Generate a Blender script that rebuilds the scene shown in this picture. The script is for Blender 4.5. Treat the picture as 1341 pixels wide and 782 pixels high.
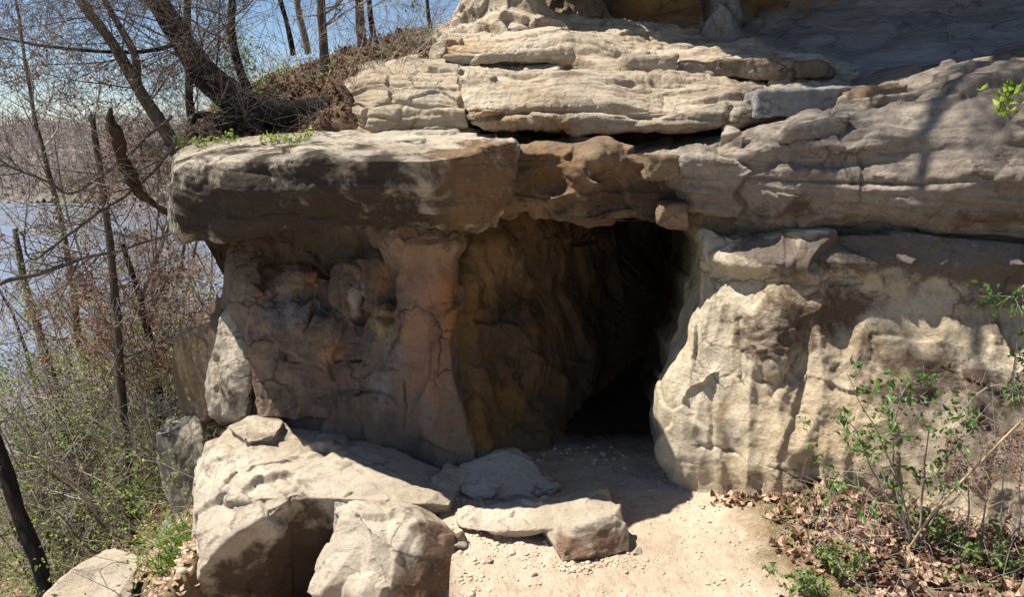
import bpy, math, random
import numpy as np
from mathutils import Vector

# ------------------------------------------------------------------ camera, world, sun
for o in list(bpy.data.objects): bpy.data.objects.remove(o)
SC = bpy.context.scene
COL = SC.collection
W0, H0, FPX, PITCH, CAMZ = 1341.0, 782.0, 1052.0, math.radians(12.0), 2.4
cd = bpy.data.cameras.new('camera'); cam = bpy.data.objects.new('camera', cd); COL.objects.link(cam)
cam.location = (0, 0, CAMZ); cam.rotation_euler = (math.radians(90) - PITCH, 0, 0)
cd.sensor_width = 36; cd.lens = 36 * FPX / W0; cd.clip_start = .05; cd.clip_end = 3000
SC.camera = cam
SUN = np.array([-0.46, 0.035, 0.89]); SUN /= np.linalg.norm(SUN)
elev = math.asin(SUN[2]); azim = math.atan2(SUN[0], SUN[1])
w = bpy.data.worlds.new('World'); SC.world = w; w.use_nodes = True
nt = w.node_tree; bg = nt.nodes['Background']
sky = nt.nodes.new('ShaderNodeTexSky'); sky.sky_type = 'NISHITA'; sky.sun_disc = False
sky.sun_elevation = elev; sky.sun_rotation = azim; sky.air_density = .75; sky.dust_density = 0.1; sky.ozone_density = 3
nt.links.new(sky.outputs[0], bg.inputs[0]); bg.inputs[1].default_value = 0.065
sl = bpy.data.lights.new('sun', 'SUN'); sl.energy = 5.0; sl.angle = math.radians(0.5); sl.color = (1, .95, .87)
so = bpy.data.objects.new('sun', sl); COL.objects.link(so)
so.rotation_euler = Vector((-SUN[0], -SUN[1], -SUN[2])).to_track_quat('-Z', 'Y').to_euler()
so.location = (-6, 4, 12)
SC.view_settings.view_transform = 'Standard'; SC.view_settings.look = 'None'
SC.view_settings.exposure = 0.9; SC.view_settings.gamma = 1.0; SC.view_settings.use_curve_mapping = False
SC.render.engine = 'CYCLES'
SC.cycles.max_bounces = 5; SC.cycles.diffuse_bounces = 3; SC.cycles.use_denoising = True

R = random.Random(7)
rng = np.random.default_rng(5)

# ------------------------------------------------------------------ pixel -> place
CP, SP = math.cos(PITCH), math.sin(PITCH)
def _dir(px, py):
    x = (px - W0 / 2) / FPX; y = -(py - H0 / 2) / FPX
    return np.array([x, CP + y * SP, -SP + y * CP])
def P(px, py, Y):
    d = _dir(px, py); return np.array([0, 0, CAMZ]) + d * (Y / d[1])
def G(px, py, z):
    d = _dir(px, py); return np.array([0, 0, CAMZ]) + d * ((z - CAMZ) / d[2])
CAMP = np.array([0, 0, CAMZ])
def row(*pts): return [P(*p) for p in pts]
def grow(z, *pts): return [G(p[0], p[1], z if len(p) < 3 else p[2]) for p in pts]
def sh(r, dx, dy, dz): return [p + np.array([dx, dy, dz]) for p in r]

# ------------------------------------------------------------------ noise
_perm = np.random.default_rng(11).permutation(256).astype(np.int64); _perm = np.concatenate([_perm] * 3)
_g = np.random.default_rng(12).normal(size=(256, 3)); _g /= np.linalg.norm(_g, axis=1)[:, None]
def perlin(p):
    i = np.floor(p).astype(np.int64); f = p - i; i &= 255
    u = f * f * f * (f * (f * 6 - 15) + 10)
    out = 0
    for dx in (0, 1):
        wx = u[:, 0] if dx else 1 - u[:, 0]
        for dy in (0, 1):
            wy = u[:, 1] if dy else 1 - u[:, 1]
            for dz in (0, 1):
                wz = u[:, 2] if dz else 1 - u[:, 2]
                h = _perm[_perm[_perm[(i[:, 0] + dx) & 255] + ((i[:, 1] + dy) & 255)] + ((i[:, 2] + dz) & 255)]
                g = _g[h]
                out = out + wx * wy * wz * ((f[:, 0] - dx) * g[:, 0] + (f[:, 1] - dy) * g[:, 1] + (f[:, 2] - dz) * g[:, 2])
    return out * 1.6
def fbm(p, oct=4, gain=.5):
    a = 1; s = 0; q = p.copy()
    for k in range(oct):
        s = s + a * perlin(q + 17.3 * k); a *= gain; q = q * 2.03
    return s
_cj = np.random.default_rng(13).random((256, 3)); _cn = np.random.default_rng(14).normal(size=(256, 3)); _cn /= np.linalg.norm(_cn, axis=1)[:, None]
def cells(p):
    """nearest feature point: F1, F2, facet value, cell random"""
    i = np.floor(p).astype(np.int64); n = len(p)
    f1 = np.full(n, 9.); f2 = np.full(n, 9.); fac = np.zeros(n); rnd = np.zeros(n)
    for dx in (-1, 0, 1):
        for dy in (-1, 0, 1):
            for dz in (-1, 0, 1):
                if abs(dx) + abs(dy) + abs(dz) > 2: continue
                c = i + (dx, dy, dz); k = c & 255
                h = _perm[_perm[_perm[k[:, 0]] + k[:, 1]] + k[:, 2]]
                q = c + _cj[h]; r = p - q; d = np.sqrt((r * r).sum(1))
                m = d < f1
                f2 = np.where(m, f1, np.minimum(f2, d)); f1 = np.where(m, d, f1)
                fac = np.where(m, (r * _cn[h]).sum(1), fac); rnd = np.where(m, h / 255., rnd)
    return f1, f2, fac, rnd

# ------------------------------------------------------------------ scene helpers
def mesh_obj(name, V, F, mat, parent=None, smooth=True, origin=None, attrs=None):
    me = bpy.data.meshes.new(name)
    V = np.asarray(V, dtype=np.float64)
    if origin is None:
        origin = np.array([V[:, 0].mean(), V[:, 1].mean(), V[:, 2].min()]) if parent is None else np.array(parent['_o'])
    origin = np.asarray(origin, float)
    Vl = V - origin
    if isinstance(F, np.ndarray):
        nf, k = F.shape
        me.vertices.add(len(Vl)); me.vertices.foreach_set('co', Vl.astype(np.float32).ravel())
        me.loops.add(nf * k); me.loops.foreach_set('vertex_index', F.astype(np.int32).ravel())
        me.polygons.add(nf); me.polygons.foreach_set('loop_start', np.arange(0, nf * k, k, dtype=np.int32))
        me.update(calc_edges=True); me.validate()
    else:
        me.from_pydata(Vl.tolist(), [], F); me.update()
    if smooth: me.polygons.foreach_set('use_smooth', np.ones(len(me.polygons), dtype=bool))
    for k, a in (attrs or {}).items():
        at = me.color_attributes.new(k, 'FLOAT_COLOR', 'POINT')
        at.data.foreach_set('color', a.astype(np.float32).ravel())
    for m in (mat if isinstance(mat, (list, tuple)) else [mat]): me.materials.append(m)
    o = bpy.data.objects.new(name, me); COL.objects.link(o)
    o.shadow_terminator_geometry_offset = .3; o.shadow_terminator_normal_offset = .02 if smooth else 0
    if parent is not None: o.parent = parent; o.location = origin - np.array(parent['_o'])
    else: o.location = origin
    o['_o'] = [float(c) for c in origin]
    return o
def thing(name, label, cat, loc, group=None):
    o = bpy.data.objects.new(name, None); COL.objects.link(o); o.location = loc; o['_o'] = [float(c) for c in loc]
    o['label'] = label; o['category'] = cat
    if group: o['group'] = group
    o.empty_display_size = .2
    return o
def tag(o, label=None, cat=None, group=None, kind=None):
    if label: o['label'] = label
    if cat: o['category'] = cat
    if group: o['group'] = group
    if kind: o['kind'] = kind
    return o

# ------------------------------------------------------------------ materials
def lin(c):
    return tuple((v / 255 / 12.92 if v / 255 <= .04045 else ((v / 255 + .055) / 1.055) ** 2.4) for v in c)
class NT:
    def __init__(s, name, rough=.9, spec=.2):
        s.m = bpy.data.materials.new(name); s.m.use_nodes = True; s.t = s.m.node_tree
        s.b = s.t.nodes['Principled BSDF']; s.b.inputs['Roughness'].default_value = rough
        s.b.inputs['Specular IOR Level'].default_value = spec
        s.pos = s.t.nodes.new('ShaderNodeNewGeometry').outputs['Position']
    def n(s, t, **k):
        x = s.t.nodes.new(t)
        for a, v in k.items(): setattr(x, a, v)
        return x
    def put(s, sock, v):
        if isinstance(v, bpy.types.NodeSocket): s.t.links.new(v, sock)
        else: sock.default_value = (tuple(v) + (1,)) if (isinstance(v, tuple) and len(v) == 3 and sock.type == 'RGBA') else v
    def map(s, sc, off=(0, 0, 0), rot=(0, 0, 0), src=None):
        m = s.n('ShaderNodeMapping'); s.put(m.inputs[0], src or s.pos)
        m.inputs['Scale'].default_value = sc; m.inputs['Location'].default_value = off; m.inputs['Rotation'].default_value = rot
        return m.outputs[0]
    def noise(s, scale, detail=5, rough=.6, vec=None, dist=0, color=False):
        x = s.n('ShaderNodeTexNoise'); s.put(x.inputs['Vector'], vec or s.pos)
        x.inputs['Scale'].default_value = scale; x.inputs['Detail'].default_value = detail
        x.inputs['Roughness'].default_value = rough; x.inputs['Distortion'].default_value = dist
        return x.outputs[1 if color else 0]
    def voro(s, scale, vec=None, feature='F1', out=0, rnd=1):
        x = s.n('ShaderNodeTexVoronoi', feature=feature); s.put(x.inputs['Vector'], vec or s.pos)
        x.inputs['Scale'].default_value = scale; x.inputs['Randomness'].default_value = rnd
        return x.outputs[out]
    def ramp(s, v, *st, interp='LINEAR'):
        x = s.n('ShaderNodeMapRange'); s.put(x.inputs[0], v); x.clamp = True
        if interp == 'SMOOTH': x.interpolation_type = 'SMOOTHSTEP'
        for i, q in enumerate(st): x.inputs[1 + i].default_value = q
        return x.outputs[0]
    def math(s, op, a, b=0.0):
        x = s.n('ShaderNodeMath', operation=op); s.put(x.inputs[0], a); s.put(x.inputs[1], b); return x.outputs[0]
    def mix(s, f, a, b, mode='MIX'):
        x = s.n('ShaderNodeMix', data_type='RGBA', blend_type=mode)
        s.put(x.inputs[0], f)
        s.put(x.inputs[6], a if not isinstance(a, tuple) else a + (1,) if len(a) == 3 else a)
        s.put(x.inputs[7], b if not isinstance(b, tuple) else b + (1,) if len(b) == 3 else b)
        return x.outputs[2]
    def bump(s, h, strength, dist, normal=None):
        x = s.n('ShaderNodeBump'); s.put(x.inputs['Height'], h)
        x.inputs['Strength'].default_value = strength; x.inputs['Distance'].default_value = dist
        if normal is not None: s.put(x.inputs['Normal'], normal)
        return x.outputs[0]
    def out(s, col, normal=None):
        s.put(s.b.inputs['Base Color'], col)
        if normal is not None: s.put(s.b.inputs['Normal'], normal)
        return s.m

def rock_mat(name, a, b, dark, strata=.5, lichen=.45, lichen_col=(88, 84, 78), bumps=1.0, streak=0.0, band_scale=16):
    m = NT(name, .92, .15)
    la, lb, ld, ll = lin(a), lin(b), lin(dark), lin(lichen_col)
    big = m.noise(1.1, 6, .62, dist=.6)
    c = m.mix(m.ramp(big, .36, .62, 0, 1), la, lb)
    warp = m.noise(1.7, 3, .5, color=True)
    vadd = m.n('ShaderNodeVectorMath', operation='MULTIPLY_ADD'); m.put(vadd.inputs[0], warp); vadd.inputs[1].default_value = (.3, .3, .10); m.put(vadd.inputs[2], m.pos)
    wp = vadd.outputs[0]
    v2 = m.n('ShaderNodeVectorMath', operation='MULTIPLY_ADD'); m.put(v2.inputs[0], m.noise(3.2, 6, .7, color=True)); v2.inputs[1].default_value = (.35, .35, .35); m.put(v2.inputs[2], m.pos); vadd2 = v2.outputs[0]
    band = m.noise(1, 5, .62, vec=m.map((1.1, 1.1, band_scale), src=wp))
    c = m.mix(m.math('MULTIPLY', m.ramp(band, .45, .7, 0, 1), strata), c, ld)
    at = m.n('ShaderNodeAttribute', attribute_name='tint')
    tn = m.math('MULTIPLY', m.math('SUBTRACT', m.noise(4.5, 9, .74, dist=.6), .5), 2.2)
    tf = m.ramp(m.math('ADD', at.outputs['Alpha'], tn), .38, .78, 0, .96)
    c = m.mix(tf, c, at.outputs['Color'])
    li = m.ramp(m.noise(3.1, 9, .74, dist=.3), .5, .66, 0, 1)
    c = m.mix(m.math('MULTIPLY', li, lichen), c, ll)
    if streak:
        stn = m.ramp(m.noise(1, 6, .6, vec=m.map((9, 9, .9), src=wp)), .5, .68, 0, 1)
        c = m.mix(m.math('MULTIPLY', stn, streak), c, ld)
    fine = m.noise(46, 5, .7)
    c = m.mix(m.ramp(fine, .3, .72, 0, .3), c, m.mix(1, c, (.45, .43, .41), 'MULTIPLY'))
    sp = m.ramp(m.noise(17, 6, .75), .58, .66, 0, .5)
    c = m.mix(sp, c, m.mix(1, c, (.45, .43, .42), 'MULTIPLY'))
    # relief: coarse knobs, bedding lines, pits, grain
    h1 = m.noise(7, 8, .66, dist=.4)
    h2 = m.noise(1, 6, .66, vec=m.map((3, 3, band_scale * 2.4), src=wp))
    pit = m.ramp(m.voro(23, vec=wp), .05, .4, 0, 1)
    ed = m.voro(1, vec=m.map((2.1, 2.1, 3.3), src=vadd2), feature='DISTANCE_TO_EDGE')
    ck = m.math('MULTIPLY', m.ramp(ed, .0, .035, 1, 0), m.ramp(m.noise(1.6, 4, .6), .5, .6, 0, 1))
    c = m.mix(m.math('MULTIPLY', ck, .7), c, ld)
    nb = m.bump(h1, .95 * bumps, .07)
    nb = m.bump(ck, .8, .02, m.bump(m.noise(16, 9, .78), .8 * bumps, .035, nb))
    nb = m.bump(h2, min(1, .9 * bumps * (strata + .15)), .022, nb)
    nb = m.bump(pit, .22 * bumps, .012, nb)
    nb = m.bump(m.noise(70, 6, .75), .75 * bumps, .010, nb)
    return m.out(c, nb)

M = {}
M['slab'] = rock_mat('slab_sandstone', (222, 210, 190), (196, 182, 160), (112, 98, 82), .4, .3, (112, 102, 90))
M['slabface'] = M['slab']
M['ledge'] = rock_mat('bedded_sandstone', (220, 206, 182), (196, 178, 152), (124, 102, 80), .5, .2, (128, 116, 100), band_scale=20)
M['lintel'] = rock_mat('lintel_sandstone', (176, 150, 118), (140, 118, 96), (92, 76, 62), .35, .4, (92, 84, 76))
M['greyrock'] = rock_mat('weathered_grey_sandstone', (192, 178, 160), (162, 148, 134), (100, 86, 74), .45, .45, (112, 104, 98), streak=.25)
M['buttress'] = rock_mat('cream_sandstone', (240, 226, 198), (222, 200, 164), (136, 112, 90), .12, .10, (144, 124, 106), streak=.35, bumps=1.1)
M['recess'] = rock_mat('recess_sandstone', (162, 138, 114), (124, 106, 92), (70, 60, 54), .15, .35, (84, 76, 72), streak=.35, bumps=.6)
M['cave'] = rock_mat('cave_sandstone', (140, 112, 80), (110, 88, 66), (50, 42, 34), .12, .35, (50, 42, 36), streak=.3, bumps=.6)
M['boulder'] = rock_mat('boulder_sandstone', (230, 216, 194), (198, 182, 158), (122, 104, 88), .2, .2, (136, 124, 110))
M['alcove'] = rock_mat('blue_grey_sandstone', (190, 184, 178), (160, 154, 150), (104, 96, 92), .4, .3, (98, 98, 102))
M['paleblock'] = rock_mat('pale_block_sandstone', (196, 194, 190), (170, 166, 160), (120, 112, 104), .25, .25, (130, 128, 128), streak=.3)

def path_mat():
    m = NT('dusty_path', .95, .1)
    c = m.mix(m.ramp(m.noise(1.3, 7, .6), .35, .65, 0, 1), lin((212, 192, 166)), lin((188, 166, 140)))
    c = m.mix(m.ramp(m.noise(9, 8, .75), .5, .7, 0, .55), c, lin((150, 130, 108)))
    c = m.mix(m.ramp(m.noise(60, 4, .8), .5, .75, 0, .6), c, lin((138, 120, 100)))
    nb = m.bump(m.noise(4, 6, .6), .5, .05)
    nb = m.bump(m.noise(35, 6, .75), .6, .014, nb)
    nb = m.bump(m.ramp(m.voro(60), 0, .35, 1, 0), .3, .006, nb)
    return m.out(c, nb)
M['path'] = path_mat()
def soil_mat(name, a, b, c3):
    m = NT(name, .95, .1)
    c = m.mix(m.ramp(m.noise(2.2, 8, .7), .38, .62, 0, 1), lin(a), lin(b))
    c = m.mix(m.ramp(m.noise(22, 8, .8), .48, .62, 0, .8), c, lin(c3))
    nb = m.bump(m.noise(6, 8, .75), .8, .08); nb = m.bump(m.noise(40, 6, .8), .8, .02, nb)
    return m.out(c, nb)
M['soil'] = soil_mat('leafy_soil', (118, 96, 74), (88, 72, 56), (156, 130, 104))
M['slope'] = soil_mat('wooded_slope_soil', (112, 100, 76), (84, 82, 56), (140, 122, 96))
def simple(name, a, b, scale=20, rough=.85, bump=.5, bscale=30, trans=0, spec=.2, z=1):
    m = NT(name, rough, spec)
    c = m.mix(m.ramp(m.noise(scale, 6, .7, vec=m.map((1, 1, z))), .38, .62, 0, 1), lin(a), lin(b))
    nb = m.bump(m.noise(bscale, 6, .7, vec=m.map((1, 1, z))), bump, .02) if bump else None
    return m.out(c, nb)
M['bark_dark'] = simple('dark_bark', (58, 50, 46), (36, 32, 30), 14, .9, 1, 30, z=.25)
M['bark'] = simple('grey_bark', (112, 98, 82), (76, 66, 56), 14, .9, .9, 30, z=.25)
M['bark_pale'] = simple('pale_bark', (150, 136, 118), (110, 98, 84), 14, .9, .8, 30, z=.25)
M['twig'] = simple('twig_bark', (176, 164, 152), (124, 112, 104), 3, .9, 0)
M['twig_dark'] = simple('dark_twig_bark', (120, 108, 98), (84, 74, 68), 3, .9, 0)
M['far_twig'] = simple('far_wood_bark', (150, 138, 132), (116, 106, 102), .5, .9, 0)
M['moss_root'] = simple('mossy_root_bark', (88, 70, 50), (54, 40, 30), 12, .95, 1, 24)
def leaf_mat(name, a, b, rough=.6, tr=.35):
    m = NT(name, rough, .3)
    oi = m.voro(55, out=1)
    sx = m.n('ShaderNodeSeparateColor'); m.put(sx.inputs[0], oi)
    c = m.mix(sx.outputs[0], lin(a), lin(b))
    m.out(c)
    t = m.n('ShaderNodeBsdfTranslucent'); m.put(t.inputs[0], c)
    x = m.n('ShaderNodeMixShader'); x.inputs[0].default_value = tr
    o = m.t.nodes['Material Output']
    m.t.links.new(m.b.outputs[0], x.inputs[1]); m.t.links.new(t.outputs[0], x.inputs[2]); m.t.links.new(x.outputs[0], o.inputs[0])
    return m.m
M['leaf'] = leaf_mat('spring_leaf', (132, 150, 84), (100, 120, 64))
M['leaf_dark'] = leaf_mat('glossy_leaf', (112, 142, 70), (74, 104, 50), .4)
M['leaf_lime'] = leaf_mat('lime_leaf', (170, 190, 70), (130, 158, 50))
M['leaf_olive'] = leaf_mat('undergrowth_leaf', (170, 184, 98), (126, 146, 72), tr=.45)
M['leaf_rust'] = leaf_mat('rusty_leaf', (172, 112, 80), (132, 92, 72), .8, .25)
M['leaf_pink'] = leaf_mat('redbud_blossom', (190, 130, 176), (160, 104, 150), .8, .3)
M['grassb'] = leaf_mat('grass_blade', (142, 168, 66), (104, 136, 44))
M['litter'] = leaf_mat('dry_leaf', (196, 168, 142), (128, 100, 80), .85, .1)
M['litter2'] = leaf_mat('dark_dry_leaf', (128, 98, 76), (84, 62, 48), .85, .1)
M['straw'] = simple('dry_stalk', (206, 184, 148), (170, 148, 112), 8, .8, 0)

# ------------------------------------------------------------------ rock builders
def loft(net, step=.009, warp=.012, round_=1, seed=0, close=1.2, cdir=(0, 1, 0), closed=True):
    """net: rows of world points (equal length). Returns V (grid), nv, nu and faces (closed behind)."""
    A = np.array([[p for p in r] for r in net], float)          # rows, cols, 3
    nr, nc = A.shape[:2]
    lv = np.linalg.norm(np.diff(A, axis=0), axis=2).mean(1); lu = np.linalg.norm(np.diff(A, axis=1), axis=2).max(0)
    cv = np.concatenate([[0], np.cumsum(lv)]); cu = np.concatenate([[0], np.cumsum(lu)])
    nv = max(8, int(cv[-1] / step)); nu = max(8, int(cu[-1] / step))
    vv, uu = np.meshgrid(np.linspace(0, cv[-1], nv), np.linspace(0, cu[-1], nu), indexing='ij')
    q = np.stack([uu.ravel(), vv.ravel(), np.full(uu.size, seed * 3.7)], 1)
    if warp:
        ev = np.minimum(1, np.minimum(vv, cv[-1] - vv) / .15).ravel(); eu = np.minimum(1, np.minimum(uu, cu[-1] - uu) / .15).ravel()
        w1 = fbm(q * 3.0, 4) * warp * 4; w2 = fbm(q * 3.0 + 50, 4) * warp * 4
        uu = np.clip(uu + (w1 * eu).reshape(uu.shape), 0, cu[-1]); vv = np.clip(vv + (w2 * ev).reshape(vv.shape), 0, cv[-1])
    fi = np.interp(vv.ravel(), cv, np.arange(nr)); fj = np.interp(uu.ravel(), cu, np.arange(nc))
    i = np.clip(fi.astype(int), 0, nr - 2); j = np.clip(fj.astype(int), 0, nc - 2); a = (fi - i)[:, None]; b = (fj - j)[:, None]
    Pp = (A[i, j] * (1 - a) + A[i + 1, j] * a) * (1 - b) + (A[i, j + 1] * (1 - a) + A[i + 1, j + 1] * a) * b
    Gd = Pp.reshape(nv, nu, 3)
    k = int(max(1, round(.022 * round_ / step)))
    for _ in range(3 if round_ else 0):
        for ax in (0, 1):
            pad = [(0, 0)] * 3; pad[ax] = (k, k)
            B = np.pad(Gd, pad, mode='reflect', reflect_type='odd'); cs = np.cumsum(B, axis=ax)
            cs = np.insert(cs, 0, 0, axis=ax); n = Gd.shape[ax]; L = 2 * k + 1
            Gd = (np.take(cs, range(L, L + n), axis=ax) - np.take(cs, range(0, n), axis=ax)) / L
    return Gd
def normals(Gd):
    du = np.gradient(Gd, axis=1); dv = np.gradient(Gd, axis=0)
    n = np.cross(dv, du); n /= (np.linalg.norm(n, axis=2, keepdims=True) + 1e-9)
    return n
def beds(p, f, k):
    """irregular bedding: rounded noses between sharp recessed joints, each bed set in or out along its length"""
    t = p[:, 2] * f + .9 * perlin(np.stack([p[:, 0] * .25, p[:, 1] * .25, p[:, 2] * f * .55 + k], 1)) + .22 * fbm(p * 1.6 + k, 3)
    fl = np.floor(t); fr = t - fl
    nose = 1 - np.abs(2 * fr - 1) ** 6
    of = lambda q: perlin(np.stack([p[:, 0] * 1.1 + q * 5.3, p[:, 1] * 1.1, q * 7.7 + k], 1))
    wg = np.clip((fr - .86) / .14, 0, 1); wg = wg * wg * (3 - 2 * wg)
    off = of(fl) * (1 - wg) + of(fl + 1) * wg
    g = np.clip(.55 + 1.4 * perlin(np.stack([p[:, 0] * .9 + 3, p[:, 1] * .9, p[:, 2] * f * .5 + k], 1)), 0, 1)
    return off * .9 + (nose - .8) * .7 * g
def rock_disp(p, low=.05, strata=.04, facet=.03, crack=.02, fine=.012, sfreq=6, blocks=(2.2, 2.2, 4.5), seed=0.0, steps=.5, flute=0.0):
    fw = np.clip((1.5 - p[:, 2]) / .25, .1, 1)
    p = p + seed
    wz = np.zeros_like(p); wz[:, 2] = fbm(p * .9, 3) * .12
    pw = p + wz
    d = low * fbm(p * 1.3, 3)
    if strata:
        pz = p.copy(); pz[:, 2] = p[:, 2] + .05 * fbm(p * .7, 2)
        d = d + strata * (beds(pz, sfreq, 1.3) + .45 * beds(pz, sfreq * 2.6, 4.1) + .16 * beds(pz, sfreq * 6.1, 8.9))
    if flute:
        fq = pw * (3.4, 3.4, .55); r1 = 1 - 2 * np.abs(perlin(fq + 5)); fq2 = pw * (8, 8, 1.3); r2 = 1 - 2 * np.abs(perlin(fq2 + 15))
        d = d + flute * fw * (r1 * .9 + r2 * .35 * np.clip(.5 + perlin(p * 1.7 + 3), 0, 1))
    if facet:
        pq = pw + np.stack([fbm(p * 3.3 + 40, 2), fbm(p * 3.3 + 80, 2), fbm(p * 3.3 + 120, 2)], 1) * .05
        rough = np.clip(.55 + 1.1 * perlin(p * .8 + 77), .1, 1.2)
        f1, f2, fa, rd = cells(pq * np.array(blocks))
        d = d + facet * (np.clip(fa, -.8, .8) * 1.3 + (rd - .5) * .9 * steps * 2)
        d = d - crack * np.exp(-((f2 - f1) / .05) ** 2) * rough
        f1, f2, fa, rd = cells(pq * np.array(blocks) * 2.7 + 31)
        d = d + facet * .32 * rough * (np.clip(fa, -.8, .8) * 1.2 + (rd - .5) * .6)
    d = d + fine * fbm(p * 9.5, 5, .62) * np.clip(.7 + perlin(p * 1.1 + 55), .15, 1.5)
    return d
def apply_marks(V, N, marks):
    for mk in marks:
        if mk[0] == 'groove':                      # ('groove', [pts], width, depth)
            _, pts, wd, dp = mk
            q = V + np.stack([fbm(V * 6 + 3, 2), fbm(V * 6 + 30, 2), fbm(V * 6 + 60, 2)], 1) * .018
            best = np.full(len(V), 9.)
            for a, b in zip(pts[:-1], pts[1:]):
                ab = b - a; t = np.clip(((q - a) @ ab) / (ab @ ab), 0, 1); best = np.minimum(best, np.linalg.norm(q - (a + t[:, None] * ab), axis=1))
            V = V - N * (dp * np.exp(-(best / wd) ** 4))[:, None]
        elif mk[0] == 'bump':                      # ('bump', centre, radius(3), amount)
            _, c, r, am = mk
            q = (V - c) / np.array(r); dd = np.sqrt((q * q).sum(1)) + .25 * fbm(V * 4 + 7, 3)
            V = V + N * (am * np.exp(-np.clip(dd, 0, 9) ** 3))[:, None]
    return V
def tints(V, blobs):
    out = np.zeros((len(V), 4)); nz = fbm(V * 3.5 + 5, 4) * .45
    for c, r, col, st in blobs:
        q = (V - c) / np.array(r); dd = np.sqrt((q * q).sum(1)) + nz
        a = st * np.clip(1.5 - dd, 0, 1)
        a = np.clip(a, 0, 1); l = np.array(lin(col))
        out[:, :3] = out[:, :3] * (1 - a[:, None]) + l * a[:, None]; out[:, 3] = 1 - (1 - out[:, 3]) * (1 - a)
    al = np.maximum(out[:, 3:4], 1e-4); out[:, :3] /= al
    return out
def rock(name, net, mat, parent=None, disp=None, marks=(), blobs=(), step=.0085, warp=.012, round_=1, seed=0, back=1.2, flat_edges=False, origin=None):
    Gd = loft(net, step, warp, round_, seed)
    nv, nu = Gd.shape[:2]; N = normals(Gd).reshape(-1, 3); V = Gd.reshape(-1, 3)
    if marks: V = apply_marks(V, N, marks); N = normals(V.reshape(nv, nu, 3)).reshape(-1, 3)
    D = dict(seed=seed * 7.31); D.update(disp or {})
    d = rock_disp(V, **D).reshape(nv, nu)
    for _ in range(1):
        e = np.pad(d, 1, mode='edge'); d = (e[:-2, 1:-1] + e[2:, 1:-1] + e[1:-1, :-2] + e[1:-1, 2:] + 2 * e[1:-1, 1:-1]) / 6
    V = V + N * d.reshape(-1, 1)
    idx = np.arange(nv * nu).reshape(nv, nu)
    F = np.stack([idx[:-1, :-1], idx[1:, :-1], idx[1:, 1:], idx[:-1, 1:]], -1).reshape(-1, 4)
    ring = np.concatenate([idx[0, :], idx[1:, -1], idx[-1, -2::-1], idx[-2:0:-1, 0]])
    if back:
        n0 = len(V); rv = V[ring] + np.array([0, back, 0]); c = rv.mean(0)
        V = np.concatenate([V, rv, rv * .5 + c * .5, [c]]); m = len(ring); k = np.arange(m); k2 = (k + 1) % m
        F = np.concatenate([F, np.stack([ring[k], ring[k2], n0 + k2, n0 + k], -1), np.stack([n0 + k, n0 + k2, n0 + m + k2, n0 + m + k], -1)])
        tri = np.stack([n0 + m + k, n0 + m + k2, np.full(m, n0 + 2 * m), np.full(m, n0 + 2 * m)], -1)
        # last fan kept as quads split around the centre
        ev = np.arange(0, m - 1, 2)
        F = np.concatenate([F, np.stack([n0 + m + ev, n0 + m + (ev + 1) % m, n0 + m + (ev + 2) % m, np.full(len(ev), n0 + 2 * m)], -1)])
    return mesh_obj(name, V, F, mat, parent, attrs={'tint': tints(V, blobs)}, origin=origin)

def block(name, pts, mat, parent=None, disp=None, blobs=(), vox=.012, bevel=.02, marks=(), seed=0, origin=None, smooth_it=1):
    """closed boulder: convex hull(s) of world points, re-meshed fine and weathered. pts: list of points or list of lists."""
    import bmesh
    groups = pts if isinstance(pts[0], (list, tuple)) else [pts]
    bm = bmesh.new()
    for g in groups:
        vs = [bm.verts.new(p) for p in g]
        r = bmesh.ops.convex_hull(bm, input=vs)
        bmesh.ops.delete(bm, geom=[e for e in set(r['geom_interior'] + r['geom_unused']) if isinstance(e, bmesh.types.BMVert)], context='VERTS')
    me = bpy.data.meshes.new('tmp'); bm.to_mesh(me); bm.free()
    o = bpy.data.objects.new('tmp', me); COL.objects.link(o)
    md = o.modifiers.new('r', 'REMESH'); md.mode = 'VOXEL'; md.voxel_size = vox
    sm = o.modifiers.new('s', 'SMOOTH'); sm.iterations = smooth_it; sm.factor = .6
    dg = bpy.context.evaluated_depsgraph_get(); e = o.evaluated_get(dg); m2 = bpy.data.meshes.new_from_object(e)
    n = len(m2.vertices); V = np.empty(n * 3, np.float32); m2.vertices.foreach_get('co', V); V = V.reshape(-1, 3).astype(float)
    N = np.empty(n * 3, np.float32); m2.vertex_normals.foreach_get('vector', N); N = N.reshape(-1, 3).astype(float)
    F = [list(p.vertices) for p in m2.polygons]
    bpy.data.objects.remove(o); bpy.data.meshes.remove(me); bpy.data.meshes.remove(m2)
    if marks: V = apply_marks(V, N, marks)
    D = dict(low=.03, strata=.008, facet=.03, crack=.012, fine=.01, blocks=(3, 3, 4), seed=seed * 5.17); D.update(disp or {})
    d = rock_disp(V, **D)
    E = np.array([(f[i], f[(i + 1) % len(f)]) for f in F for i in range(len(f))])
    cn = np.bincount(E[:, 0], minlength=n) + 1.
    for _ in range(1): d = (np.bincount(E[:, 0], weights=d[E[:, 1]], minlength=n) + d) / cn
    V = V + N * d[:, None]
    if all(len(f) == 4 for f in F): F = np.array(F)
    return mesh_obj(name, V, F, mat, parent, attrs={'tint': tints(V, blobs)}, origin=origin)

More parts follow.
